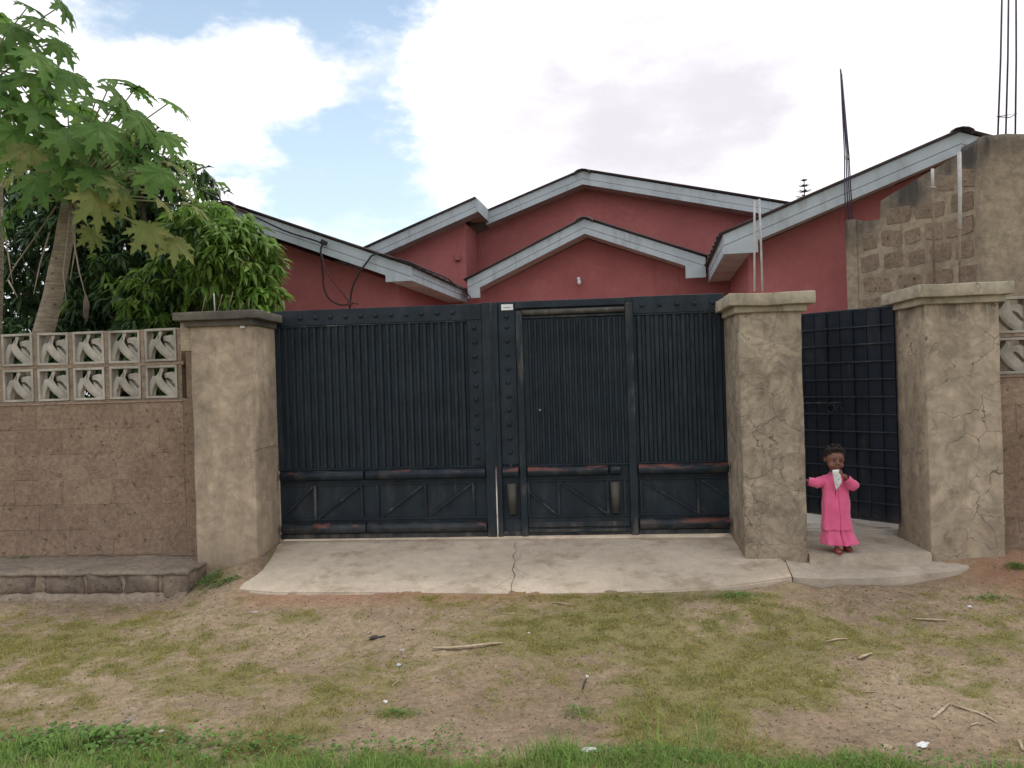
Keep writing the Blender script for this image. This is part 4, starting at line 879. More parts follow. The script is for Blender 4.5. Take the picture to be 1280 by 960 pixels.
while z < 3.7:
    s = out_[0][0]+(.16 if row % 2 else .19); 
    while s < s_end-.12:
        w_ = rr.choice([.17, .22, .27, .31])
        top = min(np.interp(s, xs_, zs_), np.interp(s+w_, xs_, zs_))
        if z+.19 < top-.0 and s+w_ < s_end-.05:
            bm = bmesh.new(); hh_ = rr.uniform(.155, .195); m_ = 14; ring = []; dp_ = .006+rr.uniform(-.003, .006); sl = rr.uniform(-.02, .02)
            for kk in range(m_):
                cx_, cz_ = [(-.93, -.93), (-.4, -1), (.1, -1), (.6, -1), (.95, -.93), (1, -.3), (1, .3), (.93, .94), (.5, 1), (0, 1), (-.5, 1), (-.93, .93), (-1, .4), (-1, -.3)][kk]; q_ = 1+rr.uniform(-.05, .05); ring.append((s+w_/2+cx_*q_*w_/2, z+.012+hh_/2+cz_*q_*hh_/2+sl*cx_))
            lo_ = [bm.verts.new((a1, -.004, b1)) for a1, b1 in ring]; up_ = [bm.verts.new((s+w_/2+(a1-s-w_/2)*.93, dp_+rr.uniform(-.003, .002), z+.012+hh_/2+(b1-z-.012-hh_/2)*.92)) for a1, b1 in ring]; ce_ = bm.verts.new((s+w_/2, dp_+rr.uniform(-.004, .002), z+.012+hh_/2))
            for kk in range(m_): bm.faces.new((lo_[kk], lo_[(kk+1) % m_], up_[(kk+1) % m_], up_[kk])); bm.faces.new((up_[kk], up_[(kk+1) % m_], ce_))
            bmesh.ops.transform(bm, matrix=Matrix(((WD.x, WN.x, 0, A0.x), (WD.y, WN.y, 0, A0.y), (0, 0, 1, 0), (0, 0, 0, 1))), verts=bm.verts); bmesh.ops.recalc_face_normals(bm, faces=bm.faces)
            bm_obj('block', bm, M['old_block'], ru)
        s += w_+rr.uniform(.03, .055)
    z += .235; row += 1
e1 = WP(s_end, 0, 0)
wavy_box('rendered_column', e1.x-.10, e1.x+.95, e1.y-.03, e1.y+.42, -.1, 3.68, M['ruin'], ru, .022, .07, .12, 4)
rb = thing('rebar_bundle', 'tall dark steel bars leaning together above the low column', 'rebar', tuple(atW(1060, 275, -.1)), 'starter bars')
for pb, pt, o_ in (((1057.5, 290), (1050.5, 86), -.06), ((1061, 290), (1051.2, 88), -.13), ((1064, 290), (1052, 92), -.09), ((1067, 290), (1052.8, 100), -.15)):
    a_ = atW(*pb, o_); b_ = Vector(ray(*pt)); b_ = atW(*pt, -.1); mid = a_.lerp(b_, .5)+Vector((.012, 0, 0)); tubeo('bar', [a_, a_.lerp(b_, .3)+Vector((.004, 0, 0)), mid, b_], .0068, M['rebar'], rb, 6)
tubeo('tie_wire', [atW(1056, 196, -.04), atW(1060, 197, -.02), atW(1060.5, 200, -.16), atW(1056, 198, -.16)], .004, M['rebar'], rb, 5)
rc = thing('starter_bars', 'three tall steel bars tied by a stirrup on the rendered column', 'rebar', (e1.x+.25, e1.y+.1, 3.68), 'starter bars')
Yc = e1.y+.12
for pb, pt, dy in (((1247, 178), (1253, -30), 0), ((1257, 178), (1261, -30), .12), ((1269, 178), (1270, -30), .03)):
    a_ = atY(*pb, Yc+dy); b_ = atY(*pt, Yc+dy); tubeo('bar', [a_, a_.lerp(b_, .5)+Vector((.006, 0, 0)), b_], .0085, M['rebar'], rc, 6)
tubeo('stirrup', [atY(1246, 146, Yc-.01), atY(1258, 144, Yc+.13), atY(1271, 142, Yc+.03), atY(1262, 147, Yc-.03), atY(1246, 146, Yc-.01)], .0045, M['rebar'], rc, 6)
# ------------------------------------------------------------------ vegetation
def settint(me, vals):
    a_ = me.attributes.new('tint', 'FLOAT', 'POINT'); a_.data.foreach_set('value', vals)
def papaya_leaf(seed):
    """one deeply lobed palmate leaf, blade in the XY plane, stalk at the origin, centre lobe along +Y"""
    r = random.Random(seed); bm = bmesh.new()
    lobes = [(0, 1.0), (38, .97), (-38, .97), (78, .82), (-78, .82), (122, .58), (-122, .58), (160, .36), (-160, .36)]
    prof = [(0, .03), (.16, .085), (.30, .12), (.42, .165), (.50, .27), (.53, .13), (.64, .12), (.72, .21), (.75, .09), (.86, .075), (1.0, .0)]
    for ang, ln in lobes:
        ang = math.radians(ang+r.uniform(-4, 4)); ln *= r.uniform(.92, 1.06); dr = r.uniform(.24, .42); c, s = math.cos(ang), math.sin(ang); mid = []; le = []; ri = []
        for t_, w_ in prof:
            y = t_*ln; z = -dr*(t_**2)*ln*.9+.02; sw = t_+(.07 if w_ > .2 else 0); 
            def T(x, yy, zz): return bm.verts.new((x*c+yy*s, -x*s+yy*c, zz))
            mid.append(T(0, y, z)); fold = .28
            yy = min(sw, 1.0)*ln; wl_ = w_*ln*r.uniform(.85, 1.15); wr_ = w_*ln*r.uniform(.85, 1.15)
            le.append(T(-wl_, yy, z+wl_*fold-(w_ > .2)*.05)); ri.append(T(wr_, yy, z+wr_*fold-(w_ > .2)*.05))
        for i in range(len(prof)-1):
            bm.faces.new((mid[i], mid[i+1], le[i+1], le[i])); bm.faces.new((mid[i], ri[i], ri[i+1], mid[i+1]))
    bmesh.ops.remove_doubles(bm, verts=bm.verts, dist=.0005)
    me = bpy.data.meshes.new('leaf'); bm.to_mesh(me); bm.free(); settint(me, [r.uniform(.25, .75)]*len(me.vertices)); return me
PL = [papaya_leaf(k) for k in range(5)]; PO = [papaya_leaf(k+20) for k in range(2)]
for q in PL: q.materials.append(M['papaya_leaf'])
for q in PO: q.materials.append(M['papaya_old'])
def papaya(label, base, crown, bend, rad, targets, hang, seed):
    r = random.Random(seed); t = thing('papaya_tree', label, 'tree', tuple(base), 'papaya trees')
    pts = []; 
    for i in range(15):
        k = i/14; p_ = base.lerp(crown, k)+bend*math.sin(PI*k)*1.0+Vector((r.uniform(-.004, .004), 0, 0)); pts.append(p_)
    rads = [rad*(1.12-.42*(i/14))*(1+.035*(i % 2)) for i in range(15)]
    o = tubeo('trunk', pts, rads, M['papaya_trunk'], t, 12)
    for px, py, Y_, size, old, tilt in targets:
        tgt = atY(px, py, Y_); d = (tgt-crown); L_ = d.length; h = Vector((d.x, d.y, 0)); 
        if h.length < .05: h = Vector((r.uniform(-1, 1), -1, 0))
        h.normalize(); ctrl = crown.lerp(tgt, .5)+Vector((0, 0, .10*L_*(.4 if old else 1)))
        tubeo('petiole', [crown+Vector((0, 0, r.uniform(-.12, .12))), crown.lerp(ctrl, .6)+Vector((0, 0, .01)), ctrl.lerp(tgt, .35), tgt], [.013, .010, .008, .006], M['petiole'], t, 5)
        me = (PO if old else PL)[r.randrange(2 if old else 5)]
        o = bpy.data.objects.new('leaf', me); COL.objects.link(o)
        az = math.atan2(h.y, h.x)-PI/2+r.uniform(-.5, .5); o.rotation_euler = (-tilt+r.uniform(-.25, .25), r.uniform(-.35, .35), az); o.scale = (size,)*3; o.location = tgt; put(o, t)
    for pts_ in hang:
        q = [atY(px, py, Y_) for px, py, Y_ in pts_]; tubeo('hanging_stem', q, [.010]+[.007]*(len(q)-2)+[.005], M['dead_stem'], t, 5)
    return t
rp = random.Random(31)
c1 = atY(88, 252, .85); b1 = Vector((atY(40, 425, .8).x-.12, .8, -.05)); b1 = Vector((-3.85, .8, -.05))
T1 = [(212, 128, .7, .27, 0, .5), (168, 112, .9, .30, 0, .4), (140, 100, .7, .30, 0, .3), (120, 125, .5, .36, 0, .6), (165, 140, .4, .30, 0, .7), (190, 165, .6, .30, 0, .6), (185, 190, .5, .28, 0, .6), (215, 205, .6, .26, 1, .7),
      (225, 235, .7, .25, 1, .8), (240, 258, .55, .26, 1, .7), (196, 248, .3, .30, 1, .9), (150, 175, .3, .34, 0, .9), (110, 165, .2, .36, 0, .9), (85, 140, .6, .38, 0, .5), (60, 165, .4, .36, 0, .7), (35, 185, .2, .36, 1, .9),
      (20, 215, .3, .36, 1, .9), (45, 225, .1, .34, 0, 1.0), (120, 215, .1, .36, 0, 1.0), (150, 235, .2, .34, 1, 1.1), (185, 285, .2, .30, 1, 1.2), (215, 300, .4, .30, 1, 1.0), (120, 245, .0, .34, 1, 1.3), (85, 205, .1, .34, 0, 1.0),
      (100, 135, 1.2, .36, 0, .4), (150, 130, 1.3, .34, 0, .4), (60, 120, 1.1, .36, 0, .4), (70, 190, 1.1, .36, 0, .6), (30, 250, .6, .34, 0, 1.0), (10, 190, .8, .36, 0, .8), (130, 190, .9, .34, 0, .7), (170, 215, .9, .32, 0, .8), (235, 225, .9, .22, 0, .7), (115, 290, .5, .22, 1, 1.3), (150, 120, .3, .34, 0, .8), (175, 150, .1, .32, 0, 1.0), (205, 170, .3, .28, 0, .9), (125, 160, .0, .36, 0, 1.1), (200, 215, .1, .30, 0, 1.1), (85, 170, .0, .36, 0, 1.1), (5, 270, .5, .3, 0, 1.2)]
HG = [[(88, 262, .7), (84, 300, .65), (79, 340, .6), (83, 378, .6)], [(90, 262, .72), (92, 300, .65), (99, 340, .6), (107, 370, .6)], [(92, 262, .7), (94, 310, .65), (88, 350, .65)], [(70, 258, .8), (45, 295, .8), (20, 330, .8), (8, 352, .8)], [(62, 290, .7), (50, 330, .65), (42, 368, .62)]]
pt1 = papaya('papaya tree with leaning pale trunk and hanging dead stalks behind the left wall', b1, c1, Vector((.20, 0, 0)), .115, T1, HG, 3)
tubeo('dead_leaf', [atY(107, 368, .6), atY(108, 380, .6), atY(107, 395, .6), atY(109, 402, .6)], [.01, .03, .025, .008], M['bark'], pt1, 6)
c2 = atY(-12, 90, 1.1); b2 = Vector((-3.95, 1.1, -.05))
T2 = [(35, 8, .9, .27, 0, .5), (78, 6, 1.1, .30, 0, .9), (75, 55, .8, .28, 0, .9), (30, 45, .7, .36, 0, .7), (8, 60, .6, .36, 0, .8), (60, 80, .6, .32, 0, .8), (40, 95, .4, .36, 0, .8), (10, 120, .3, .36, 0, .9), (0, 20, 1.2, .32, 0, .4), (-15, 40, .9, .34, 0, .7), (20, 85, 1.2, .32, 0, .6), (-10, 150, .4, .34, 0, .9), (55, 110, 1.0, .32, 0, .7), (25, 135, .6, .36, 0, .9), (5, 155, .9, .34, 0, .9), (-30, 90, .8, .34, 0, .6), (-40, 140, .9, .34, 0, .7), (50, 25, .5, .30, 0, .8), (15, 35, .4, .34, 0, .8), (70, 100, .9, .34, 0, .8), (90, 95, .5, .32, 0, .9), (45, 70, .3, .36, 0, .9), (0, 100, .3, .38, 0, 1.0), (50, 140, .3, .38, 0, 1.0), (20, 165, .2, .38, 0, 1.1)]
papaya('taller papaya tree rising at the very left edge behind the wall', b2, c2, Vector((.12, 0, 0)), .115, T2, [[(2, 262, 1.0), (12, 330, 1.0), (16, 355, 1.0)], [(10, 350, 1.05), (22, 372, 1.05)]], 8)

# mango: drooping rosettes of narrow leaves
def mango_leafverts(P, dirv, L_, w_, r):
    """returns 6 verts / 2 quads for one drooping lance-shaped leaf"""
    side = np.cross(dirv, np.array([0, 0, 1.])); nrm = np.linalg.norm(side); side = side/nrm if nrm > 1e-3 else np.array([1., 0, 0])
    tw = r.uniform(-.7, .7); up = np.cross(side, dirv); side = side*math.cos(tw)+up*math.sin(tw); mid = P+dirv*L_*.5+np.array([0, 0, .02*L_]); tip = P+dirv*L_*.93+np.array([0, 0, -.22*L_])
    return [P, mid+side*w_*.5, tip, mid-side*w_*.5, mid+up*w_*.12]
MB_ = {'crown': ([], [], []), 'shade_crown': ([], [], [])}
near = []
ells = [  # centre pixel, Y, radius px-independent metres (rx, ry, rz), rosettes, share in the lighter leaf colour
    ((292, 325), 1.75, (.52, .5, .50), 250, 1.0), ((318, 372), 1.7, (.30, .35, .22), 70, 1.0), ((262, 285), 2.0, (.50, .5, .34), 110, .9), ((235, 350), 2.0, (.55, .5, .50), 130, .55), ((185, 372), 1.9, (.42, .4, .36), 90, .65),
    ((170, 320), 2.9, (1.0, .8, .8), 230, .0), ((90, 330), 2.7, (1.1, .8, .9), 260, .0), ((10, 320), 2.7, (1.0, .8, 1.0), 220, .0), ((200, 245), 2.9, (.9, .7, .6), 190, .35), ((130, 230), 3.0, (1.0, .7, .7), 180, .15), ((170, 185), 2.7, (.55, .5, .42), 80, .5), ((40, 240), 3.2, (1.1, .8, .9), 180, .0), ((130, 390), 2.3, (.8, .6, .3), 120, .1), ((150, 345), 2.2, (.4, .4, .3), 45, .7), ((-120, 300), 2.9, (1.2, .9, 1.3), 200, .1),
  ((60, 430), 2.0, (1.0, .5, .42), 150, .0), ((190, 430), 1.7, (.55, .4, .40), 110, .1), ((120, 470), 1.9, (1.1, .4, .5), 260, .0), ((90, 460), 3.0, (1.6, .4, .7), 420, .0), ((200, 430), 2.6, (.6, .4, .6), 160, .0), ((-60, 440), 2.2, (.9, .5, .6), 110, .0),  # low foliage added behind the wall so the screen openings look dark
  ((20, 300), 4.6, (1.7, .8, 1.7), 420, .0), ((150, 330), 4.4, (1.5, .8, 1.3), 380, .0), ((100, 240), 4.3, (1.2, .8, .9), 220, .0), ((230, 400), 3.6, (.9, .6, .9), 180, .0), ((240, 330), 3.3, (.6, .6, .8), 130, .2)]
mr_ = random.Random(77); mango_c = []
for (px, py), Y_, (rx, ry, rz), n, br in ells:
    c = atY(px, py, Y_); mango_c.append(c)
    for k in range(n):
        d = np.array([mr_.gauss(0, 1), mr_.gauss(0, 1), mr_.gauss(0, 1)]); d /= np.linalg.norm(d); rad_ = mr_.uniform(.55, 1.0)**.6
        P = np.array([c.x+d[0]*rx*rad_, c.y+d[1]*ry*rad_, c.z+d[2]*rz*rad_]); bright = mr_.random() < br; key = 'crown' if bright else 'shade_crown'
        base_t = mr_.uniform(.15, .75)
        for j in range(mr_.randint(8, 13)):
            a_ = mr_.uniform(0, 2*PI); el = mr_.uniform(-1.25, .15); dv = np.array([math.cos(a_)*math.cos(el), math.sin(a_)*math.cos(el), math.sin(el)]); L_ = mr_.uniform(.13, .23); w_ = L_*mr_.uniform(.2, .27)
            vs = mango_leafverts(P, dv, L_, w_, mr_); tn = min(1, max(0, base_t+mr_.uniform(-.2, .25)))
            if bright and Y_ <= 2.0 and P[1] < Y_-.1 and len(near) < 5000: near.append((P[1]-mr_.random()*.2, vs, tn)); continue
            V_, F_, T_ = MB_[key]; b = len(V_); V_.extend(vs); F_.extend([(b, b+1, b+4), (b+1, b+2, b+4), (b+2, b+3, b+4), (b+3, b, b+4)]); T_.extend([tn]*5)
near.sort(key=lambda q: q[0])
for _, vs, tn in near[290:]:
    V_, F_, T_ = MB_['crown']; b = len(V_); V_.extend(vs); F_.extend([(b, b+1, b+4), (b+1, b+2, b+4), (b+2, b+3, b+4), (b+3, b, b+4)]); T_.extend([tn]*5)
mt_ = thing('mango_tree', 'dense mango tree with drooping leaves, bright beside the left pillar', 'tree', (-2.6, 2.8, -.05))
tb = Vector((-2.6, 2.8, -.05)); fork = Vector((-2.5, 2.8, 1.6)); tubeo('trunk', [tb, Vector((-2.58, 2.8, .7)), fork], [.17, .14, .12], M['bark'], mt_, 10)
for c in mango_c:
    mid = fork.lerp(c, .55)+Vector((mr_.uniform(-.1, .1), 0, .12)); tubeo('limb', [fork, mid, c], [.07, .045, .018], M['bark'], mt_, 6)
for k_, mm in (('crown', 'mango_leaf'), ('shade_crown', 'mango_shade')):
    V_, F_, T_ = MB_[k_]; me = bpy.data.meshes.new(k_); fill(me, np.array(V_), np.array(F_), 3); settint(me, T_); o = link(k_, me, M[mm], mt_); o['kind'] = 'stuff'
for _, vs, tn in near[:290]:
    me = bpy.data.meshes.new('leaf'); me.from_pydata([tuple(v) for v in vs], [], [(0, 1, 4), (1, 2, 4), (2, 3, 4), (3, 0, 4)]); me.update(); settint(me, [tn]*5); link('leaf', me, M['mango_leaf'], mt_)
# tip of a far conifer seen over the right wing roof
ar = thing('araucaria_tree', 'tip of a distant conifer just above the right wing roof', 'tree', (13.9, 30, -.2))
tp_ = atY(1005, 223, 30); tubeo('trunk', [(tp_.x, 30, -.2), (tp_.x, 30, tp_.z)], [.16, .02], M['bark'], ar, 6)
V_ = []; F_ = []; T_ = []; ra = random.Random(5)
for lv in range(16):
    z = tp_.z-.12-lv*.26; L_ = .16+.085*lv; nb = 7
    for k in range(nb):
        a_ = 2*PI*k/nb+lv*.5; 
        for s_ in range(6):
            f0 = s_/6; x = tp_.x+math.cos(a_)*L_*f0; y = 30+math.sin(a_)*L_*f0; zz = z+.12*L_*f0**2
            for sg in (-1, 1):
                b = len(V_); w_ = .10*(1-.4*f0)+.02; V_ += [(x, y, zz), (x+math.cos(a_+sg)*w_, y+math.sin(a_+sg)*w_, zz+.05), (x+math.cos(a_)*L_/5, y+math.sin(a_)*L_/5, zz+.02)]; F_.append((b, b+1, b+2)); T_ += [ra.random()]*3
        b = len(V_); V_ += [(tp_.x, 30, z-.02), (tp_.x, 30, z+.025), (tp_.x+math.cos(a_)*L_, 30+math.sin(a_)*L_, z+.12*L_)]; F_.append((b, b+1, b+2)); T_ += [.3]*3
me = bpy.data.meshes.new('crown'); fill(me, np.array(V_), np.array(F_), 3); settint(me, T_); link('crown', me, M['conifer'], ar)

# ------------------------------------------------------------------ litter on the verge
def onground(px, py, dz=.0):
    p = atZ(px, py, -.27)
    for _ in range(4): p = atZ(px, py, float(gz(p.x, p.y))+dz)
    return p
def stick(name, pts, r_, label, mt='stick', cat='stick', grp='dry sticks on the verge', flat=.5):
    q = [onground(*p, r_*.8) for p in pts]; zz_ = [float(max(gz(v.x, v.y), gz(v.x, v.y+.02), gz(v.x, v.y-.02)))+r_*.75 for v in q]; q = [Vector((v.x, v.y, max(z_, (zz_[0]+(zz_[-1]-zz_[0])*i_/(len(q)-1)) if len(q) > 1 else z_))) for i_, (v, z_) in enumerate(zip(q, zz_))]; o = tubeo(name, q, [r_*.8]+[r_]*(len(q)-2)+[r_*.5], M[mt], None, 7, True, flat); tag(o, label, cat, grp)
stick('stick', [(541, 811), (560, 810), (585, 809), (606, 807), (628, 803)], .013, 'long flat pale stick lying on the sand in front of the gate')
stick('stick', [(1141, 771), (1158, 774), (1168, 776), (1184, 777)], .009, 'pale crooked stick on the sand in front of the right pillar')
stick('stick', [(1073, 823), (1080, 820), (1090, 816)], .013, 'short stubby piece of split wood below the small gate')
stick('stick', [(1166, 897), (1176, 889), (1186, 879)], .010, 'left arm of two sticks forming a V at lower right')
stick('stick', [(1190, 880), (1205, 885), (1225, 892), (1246, 903)], .008, 'right longer arm of two sticks forming a V at lower right')
stick('stick', [(1032, 802), (1045, 799), (1060, 798)], .008, 'thin twig left of the stubby piece of wood')
stick('stick', [(1213, 906), (1222, 904), (1231, 905)], .006, 'tiny pale twig under the V of sticks')
stick('stick', [(1077, 865), (1088, 865), (1098, 866)], .004, 'straw-thin twig on the bare sand at right')
stick('stick', [(1120, 882), (1130, 886)], .005, 'very short straw beside the V of sticks')
stick('stick', [(490, 858), (496, 854), (500, 850)], .005, 'short twig on the sand left of centre')
stick('stick', [(1274, 925), (1279, 938)], .011, 'pale stick cut off by the right picture edge')
stick('stick', [(728, 862), (731, 853), (733, 848)], .006, 'dark upright twig by the weed clump', 'dark_debris')
stick('stick', [(690, 753), (702, 755), (713, 756)], .007, 'flat pale chip of wood just below the driveway slab')
stick('stick', [(620, 765), (640, 769), (655, 771)], .003, 'hair-thin straw between slab and long stick')
stick('stick', [(160, 955), (155, 940), (150, 930)], .004, 'dry grass stem standing in the weeds at bottom left')
def crumple(name, px, py, s, mt, label, seed, flat=.5, cat='litter', grp='scraps of litter'):
    bm = bmesh.new(); bmesh.ops.create_icosphere(bm, subdivisions=3, radius=1); r = random.Random(seed); of = Vector((seed*3.1, seed, 0))
    for v in bm.verts:
        n_ = 1+.55*mnoise.noise(v.co*1.7+of)+.35*mnoise.noise(v.co*4+of); v.co = Vector((v.co.x*n_*s*1.5, v.co.y*n_*s, v.co.z*n_*s*flat))
    p = onground(px, py, s*flat*.5); bmesh.ops.rotate(bm, matrix=Matrix.Rotation(r.uniform(0, 3), 3, 'Z'), verts=bm.verts); bmesh.ops.translate(bm, vec=p, verts=bm.verts); tag(bm_obj(name, bm, M[mt]), label, cat, grp)
crumple('paper_scrap', 733, 938, .020, 'paper', 'crumpled white paper scrap in the grass at bottom centre', 1); crumple('paper_scrap', 741, 937, .014, 'paper', 'smaller white scrap just right of the crumpled paper', 2)
crumple('paper_scrap', 1153, 931, .022, 'paper', 'white flattened wrapper at the grass edge, lower right', 3, .3); crumple('paper_scrap', 1108, 934, .018, 'stick', 'torn beige wrapper at the grass edge, left of the white one', 4, .5)
crumple('wrapper', 498, 831, .013, 'foil_blue', 'small pale blue wrapper on the sand left of centre', 5, .35); crumple('wrapper', 482, 877, .010, 'paper', 'tiny white wrapper beside the bright weed patch', 6, .5)
crumple('wrapper', 661, 791, .009, 'paper', 'white speck of paper right of the long flat stick', 7, .4); crumple('wrapper', 1026, 851, .007, 'paper', 'white speck on the green patch at right', 8, .5)
crumple('wrapper', 202, 914, .010, 'paper', 'white fleck on the sand near bottom left', 9, .5); crumple('wrapper', 734, 845, .008, 'white', 'white tip beside the dark upright twig', 19, .6)
crumple('stone', 503, 813, .017, 'stone', 'small flat tan stone left of the long stick', 10, .5, 'stone', 'small stones'); crumple('stone', 318, 766, .018, 'stone', 'pebble near the left corner of the driveway slab', 11, .5, 'stone', 'small stones')
crumple('stone', 162, 900, .020, 'stone', 'rounded pale stone at lower left', 12, .45, 'stone', 'small stones'); crumple('clod', 468, 797, .022, 'dark_debris', 'dark tangled clod on the sand left of centre', 13, .6, 'debris', 'dark bits on the sand')
crumple('clod', 478, 796, .014, 'dark_debris', 'smaller dark bit touching the tangled clod', 14, .5, 'debris', 'dark bits on the sand'); crumple('clod', 516, 787, .008, 'dark_debris', 'tiny dark crumb above the long stick', 15, .6, 'debris', 'dark bits on the sand')
crumple('wrapper', 1096, 728, .011, 'turf', 'yellowish leaf scrap in front of the apron slab', 16, .4); crumple('stone', 1212, 758, .012, 'paper', 'white pebble by the dark weed at far right', 17, .5, 'stone', 'small stones')
# loose crumbs of soil and gravel, uncountable
r = np.random.RandomState(12); n = 9000; x = r.uniform(-3, 8, n); y = r.uniform(-3.4, -.5, n)
k = (BUILTX(x, y) > 0) & (turf(x, y) < .5); x, y = x[k], y[k]; n = len(x); s = .0022+.006*r.rand(n)**4; z = gz(x, y)+s*.3
oct_ = np.array([[1, 0, 0], [0, 1, 0], [-1, 0, 0], [0, -1, 0], [0, 0, .8], [0, 0, -.8]]); P = np.stack([x, y, z], -1)[:, None]+oct_[None]*s[:, None, None]*r.uniform(.6, 1.4, (n, 6, 3))
f = np.array([(0, 1, 4), (1, 2, 4), (2, 3, 4), (3, 0, 4), (1, 0, 5), (2, 1, 5), (3, 2, 5), (0, 3, 5)]); F_ = (np.arange(n)[:, None, None]*6+f[None]).reshape(-1, 3)
me = bpy.data.meshes.new('gravel'); fill(me, P.reshape(-1, 3), F_, 3); tag(link('gravel', me, M['stone']), 'loose gravel crumbs scattered over the sandy verge', 'gravel', kind='stuff')

r = np.random.RandomState(13); n = 26000; x = r.uniform(-3, 8, n); y = r.uniform(-3.5, -.5, n)
k = (BUILTX(x, y) > 0) & (r.rand(n) < .25+.9*fbm(x, y, 3, 3, 55)); x, y = x[k], y[k]; n = len(x); s = .0016+.0055*r.rand(n)**3; z = gz(x, y)+s*.2
P = np.stack([x, y, z], -1)[:, None]+oct_[None]*s[:, None, None]*r.uniform(.5, 1.6, (n, 6, 3)); F_ = (np.arange(n)[:, None, None]*6+f[None]).reshape(-1, 3)
me = bpy.data.meshes.new('soil_crumbs'); fill(me, P.reshape(-1, 3), F_, 3); M['crumb'] = plain('soil_crumb', (.11, .08, .055), (.20, .145, .10), .95, 9, .3); tag(link('soil_crumbs', me, M['crumb']), 'dark crumbs of soil and rotted leaf scattered over the verge', 'soil crumbs', kind='stuff')
n = 3800; x = r.uniform(-3, 8, n); y = r.uniform(-3.5, -.6, n); k = (BUILTX(x, y) > 0) & (r.rand(n) < .2+.9*fbm(x, y, 2, 3, 56)); x, y = x[k], y[k]; n = len(x); a = r.uniform(0, 2*PI, n); l_ = .008+.035*r.rand(n)**2; w_ = .0008+.0012*r.rand(n)
dx, dy = np.cos(a)*l_, np.sin(a)*l_; qx, qy = -np.sin(a)*w_, np.cos(a)*w_; e0 = gz(x-dx, y-dy)+.003; e1_ = gz(x+dx, y+dy)+.003+.006*r.rand(n)
co = np.stack([np.stack([x-dx-qx, y-dy-qy, e0], -1), np.stack([x-dx+qx, y-dy+qy, e0], -1), np.stack([x+dx, y+dy, e1_], -1), np.stack([x-dx, y-dy, e0+w_*2], -1)], 1).reshape(-1, 3); i = np.arange(n)*4
me = bpy.data.meshes.new('straw_litter'); fill(me, co, np.concatenate([np.stack([i, i+1, i+2], -1), np.stack([i, i+3, i+2], -1), np.stack([i+1, i+3, i+2], -1)]), 3); tag(link('straw_litter', me, M['stick']), 'fine dry straws strewn over the sandy verge', 'straw', kind='stuff')
# ------------------------------------------------------------------ the child
def skinmat(name, c1, c2, rough=.5):
    m, t, b = mat(name, rough, .4); g = G(t); g.col(b, g.mix(g.mr(g.noise(14, 4, .6), .35, .65), c1, c2)); b.inputs['Subsurface Weight'].default_value = .08; b.inputs['Subsurface Radius'].default_value = (.02, .008, .004); b.inputs['Subsurface Scale'].default_value = .3; return m
M['skin'] = skinmat('skin', (.20, .088, .060), (.16, .068, .045)); M['hair'] = plain('child_hair', (.030, .021, .018), (.014, .010, .009), .95, 60, 1.0)
M['lip'] = skinmat('lips', (.20, .07, .06), (.17, .06, .05)); M['eye_w'] = plain('eye_white', (.14, .11, .10), None, .35, 20, 0); M['eye_d'] = plain('eye_dark', (.012, .009, .008), None, .3, 20, 0)
def cloth():
    m, t, b = mat('pink_cloth', .88, .15); g = G(t); c = g.mix(g.mr(g.noise(6, 4, .6), .3, .7), (.72, .135, .27), (.62, .10, .22)); g.col(b, c); b.inputs['Sheen Weight'].default_value = .25
    g.bump(b, g.m('ADD', g.noise(1, 4, .6, g.map(scale=(30, 30, 6))), g.m('MULTIPLY', g.noise(220, 2, .6), .2)), .45, .006); return m
M['cloth'] = cloth(); M['cloth_shade'] = plain('dark_pink_shade', (.22, .03, .07), None, .85, 20, .2); M['sandal'] = plain('red_sandal', (.30, .035, .04), None, .5, 20, .2)
def cap(bm, p0, r0, p1, r1, n=14, sc=(1, 1, 1)):
    p0, p1 = Vector(p0), Vector(p1); d = p1-p0; L_ = d.length; x, y = frame_of(d) if L_ > 1e-6 else (Vector((1, 0, 0)), Vector((0, 1, 0))); dn = d.normalized() if L_ > 1e-6 else Vector((0, 0, 1))
    rings = []
    for i in range(6):
        a_ = PI/2*i/6; rings.append((p0-dn*r0*math.cos(a_), r0*math.sin(a_)))
    rings.append((p0, r0)); rings.append((p1, r1))
    for i in range(1, 7):
        a_ = PI/2*i/6; rings.append((p1+dn*r1*math.sin(a_), r1*math.cos(a_)))
    rv = [[bm.verts.new(c+(x*math.cos(2*PI*k/n)+y*math.sin(2*PI*k/n))*max(r_, 1e-4)) for k in range(n)] for c, r_ in rings]
    for a_, b_ in zip(rv, rv[1:]):
        for k in range(n): bm.faces.new((a_[k], a_[(k+1) % n], b_[(k+1) % n], b_[k]))
    bm.faces.new(rv[0][::-1]); bm.faces.new(rv[-1])
def ell(bm, c, r3, rot=None, sub=3):
    q = bmesh.ops.create_icosphere(bm, subdivisions=sub, radius=1)['verts']; Mx = Matrix.Translation(Vector(c)) @ (rot or Matrix()) @ Matrix.Diagonal((r3[0], r3[1], r3[2], 1)); bmesh.ops.transform(bm, matrix=Mx, verts=q); return q
def remeshed(name, bm, mt, par, vox=.0035, sm=6):
    o = bm_obj(name, bm, mt, par, True); md = o.modifiers.new('r', 'REMESH'); md.mode = 'VOXEL'; md.voxel_size = vox; md.use_smooth_shade = True
    if sm: s_ = o.modifiers.new('s', 'SMOOTH'); s_.iterations = sm; s_.factor = .5
    return o
FY = -.43; GZ = -.052
K = lambda px, py, dy=0: atY(px, py, FY+dy)
person = thing('person', 'small child in a long pink dress standing on the doorstep holding a white packet', 'person', (float(K(1046, 690).x), FY, GZ))
hc = K(1043.2, 573.5, -.02); bm = bmesh.new()
tilt = Matrix.Rotation(math.radians(8), 4, 'X') @ Matrix.Rotation(math.radians(4), 4, 'Y')
def hd(x, y, z): return hc+(tilt.to_3x3() @ Vector((x, y, z)))
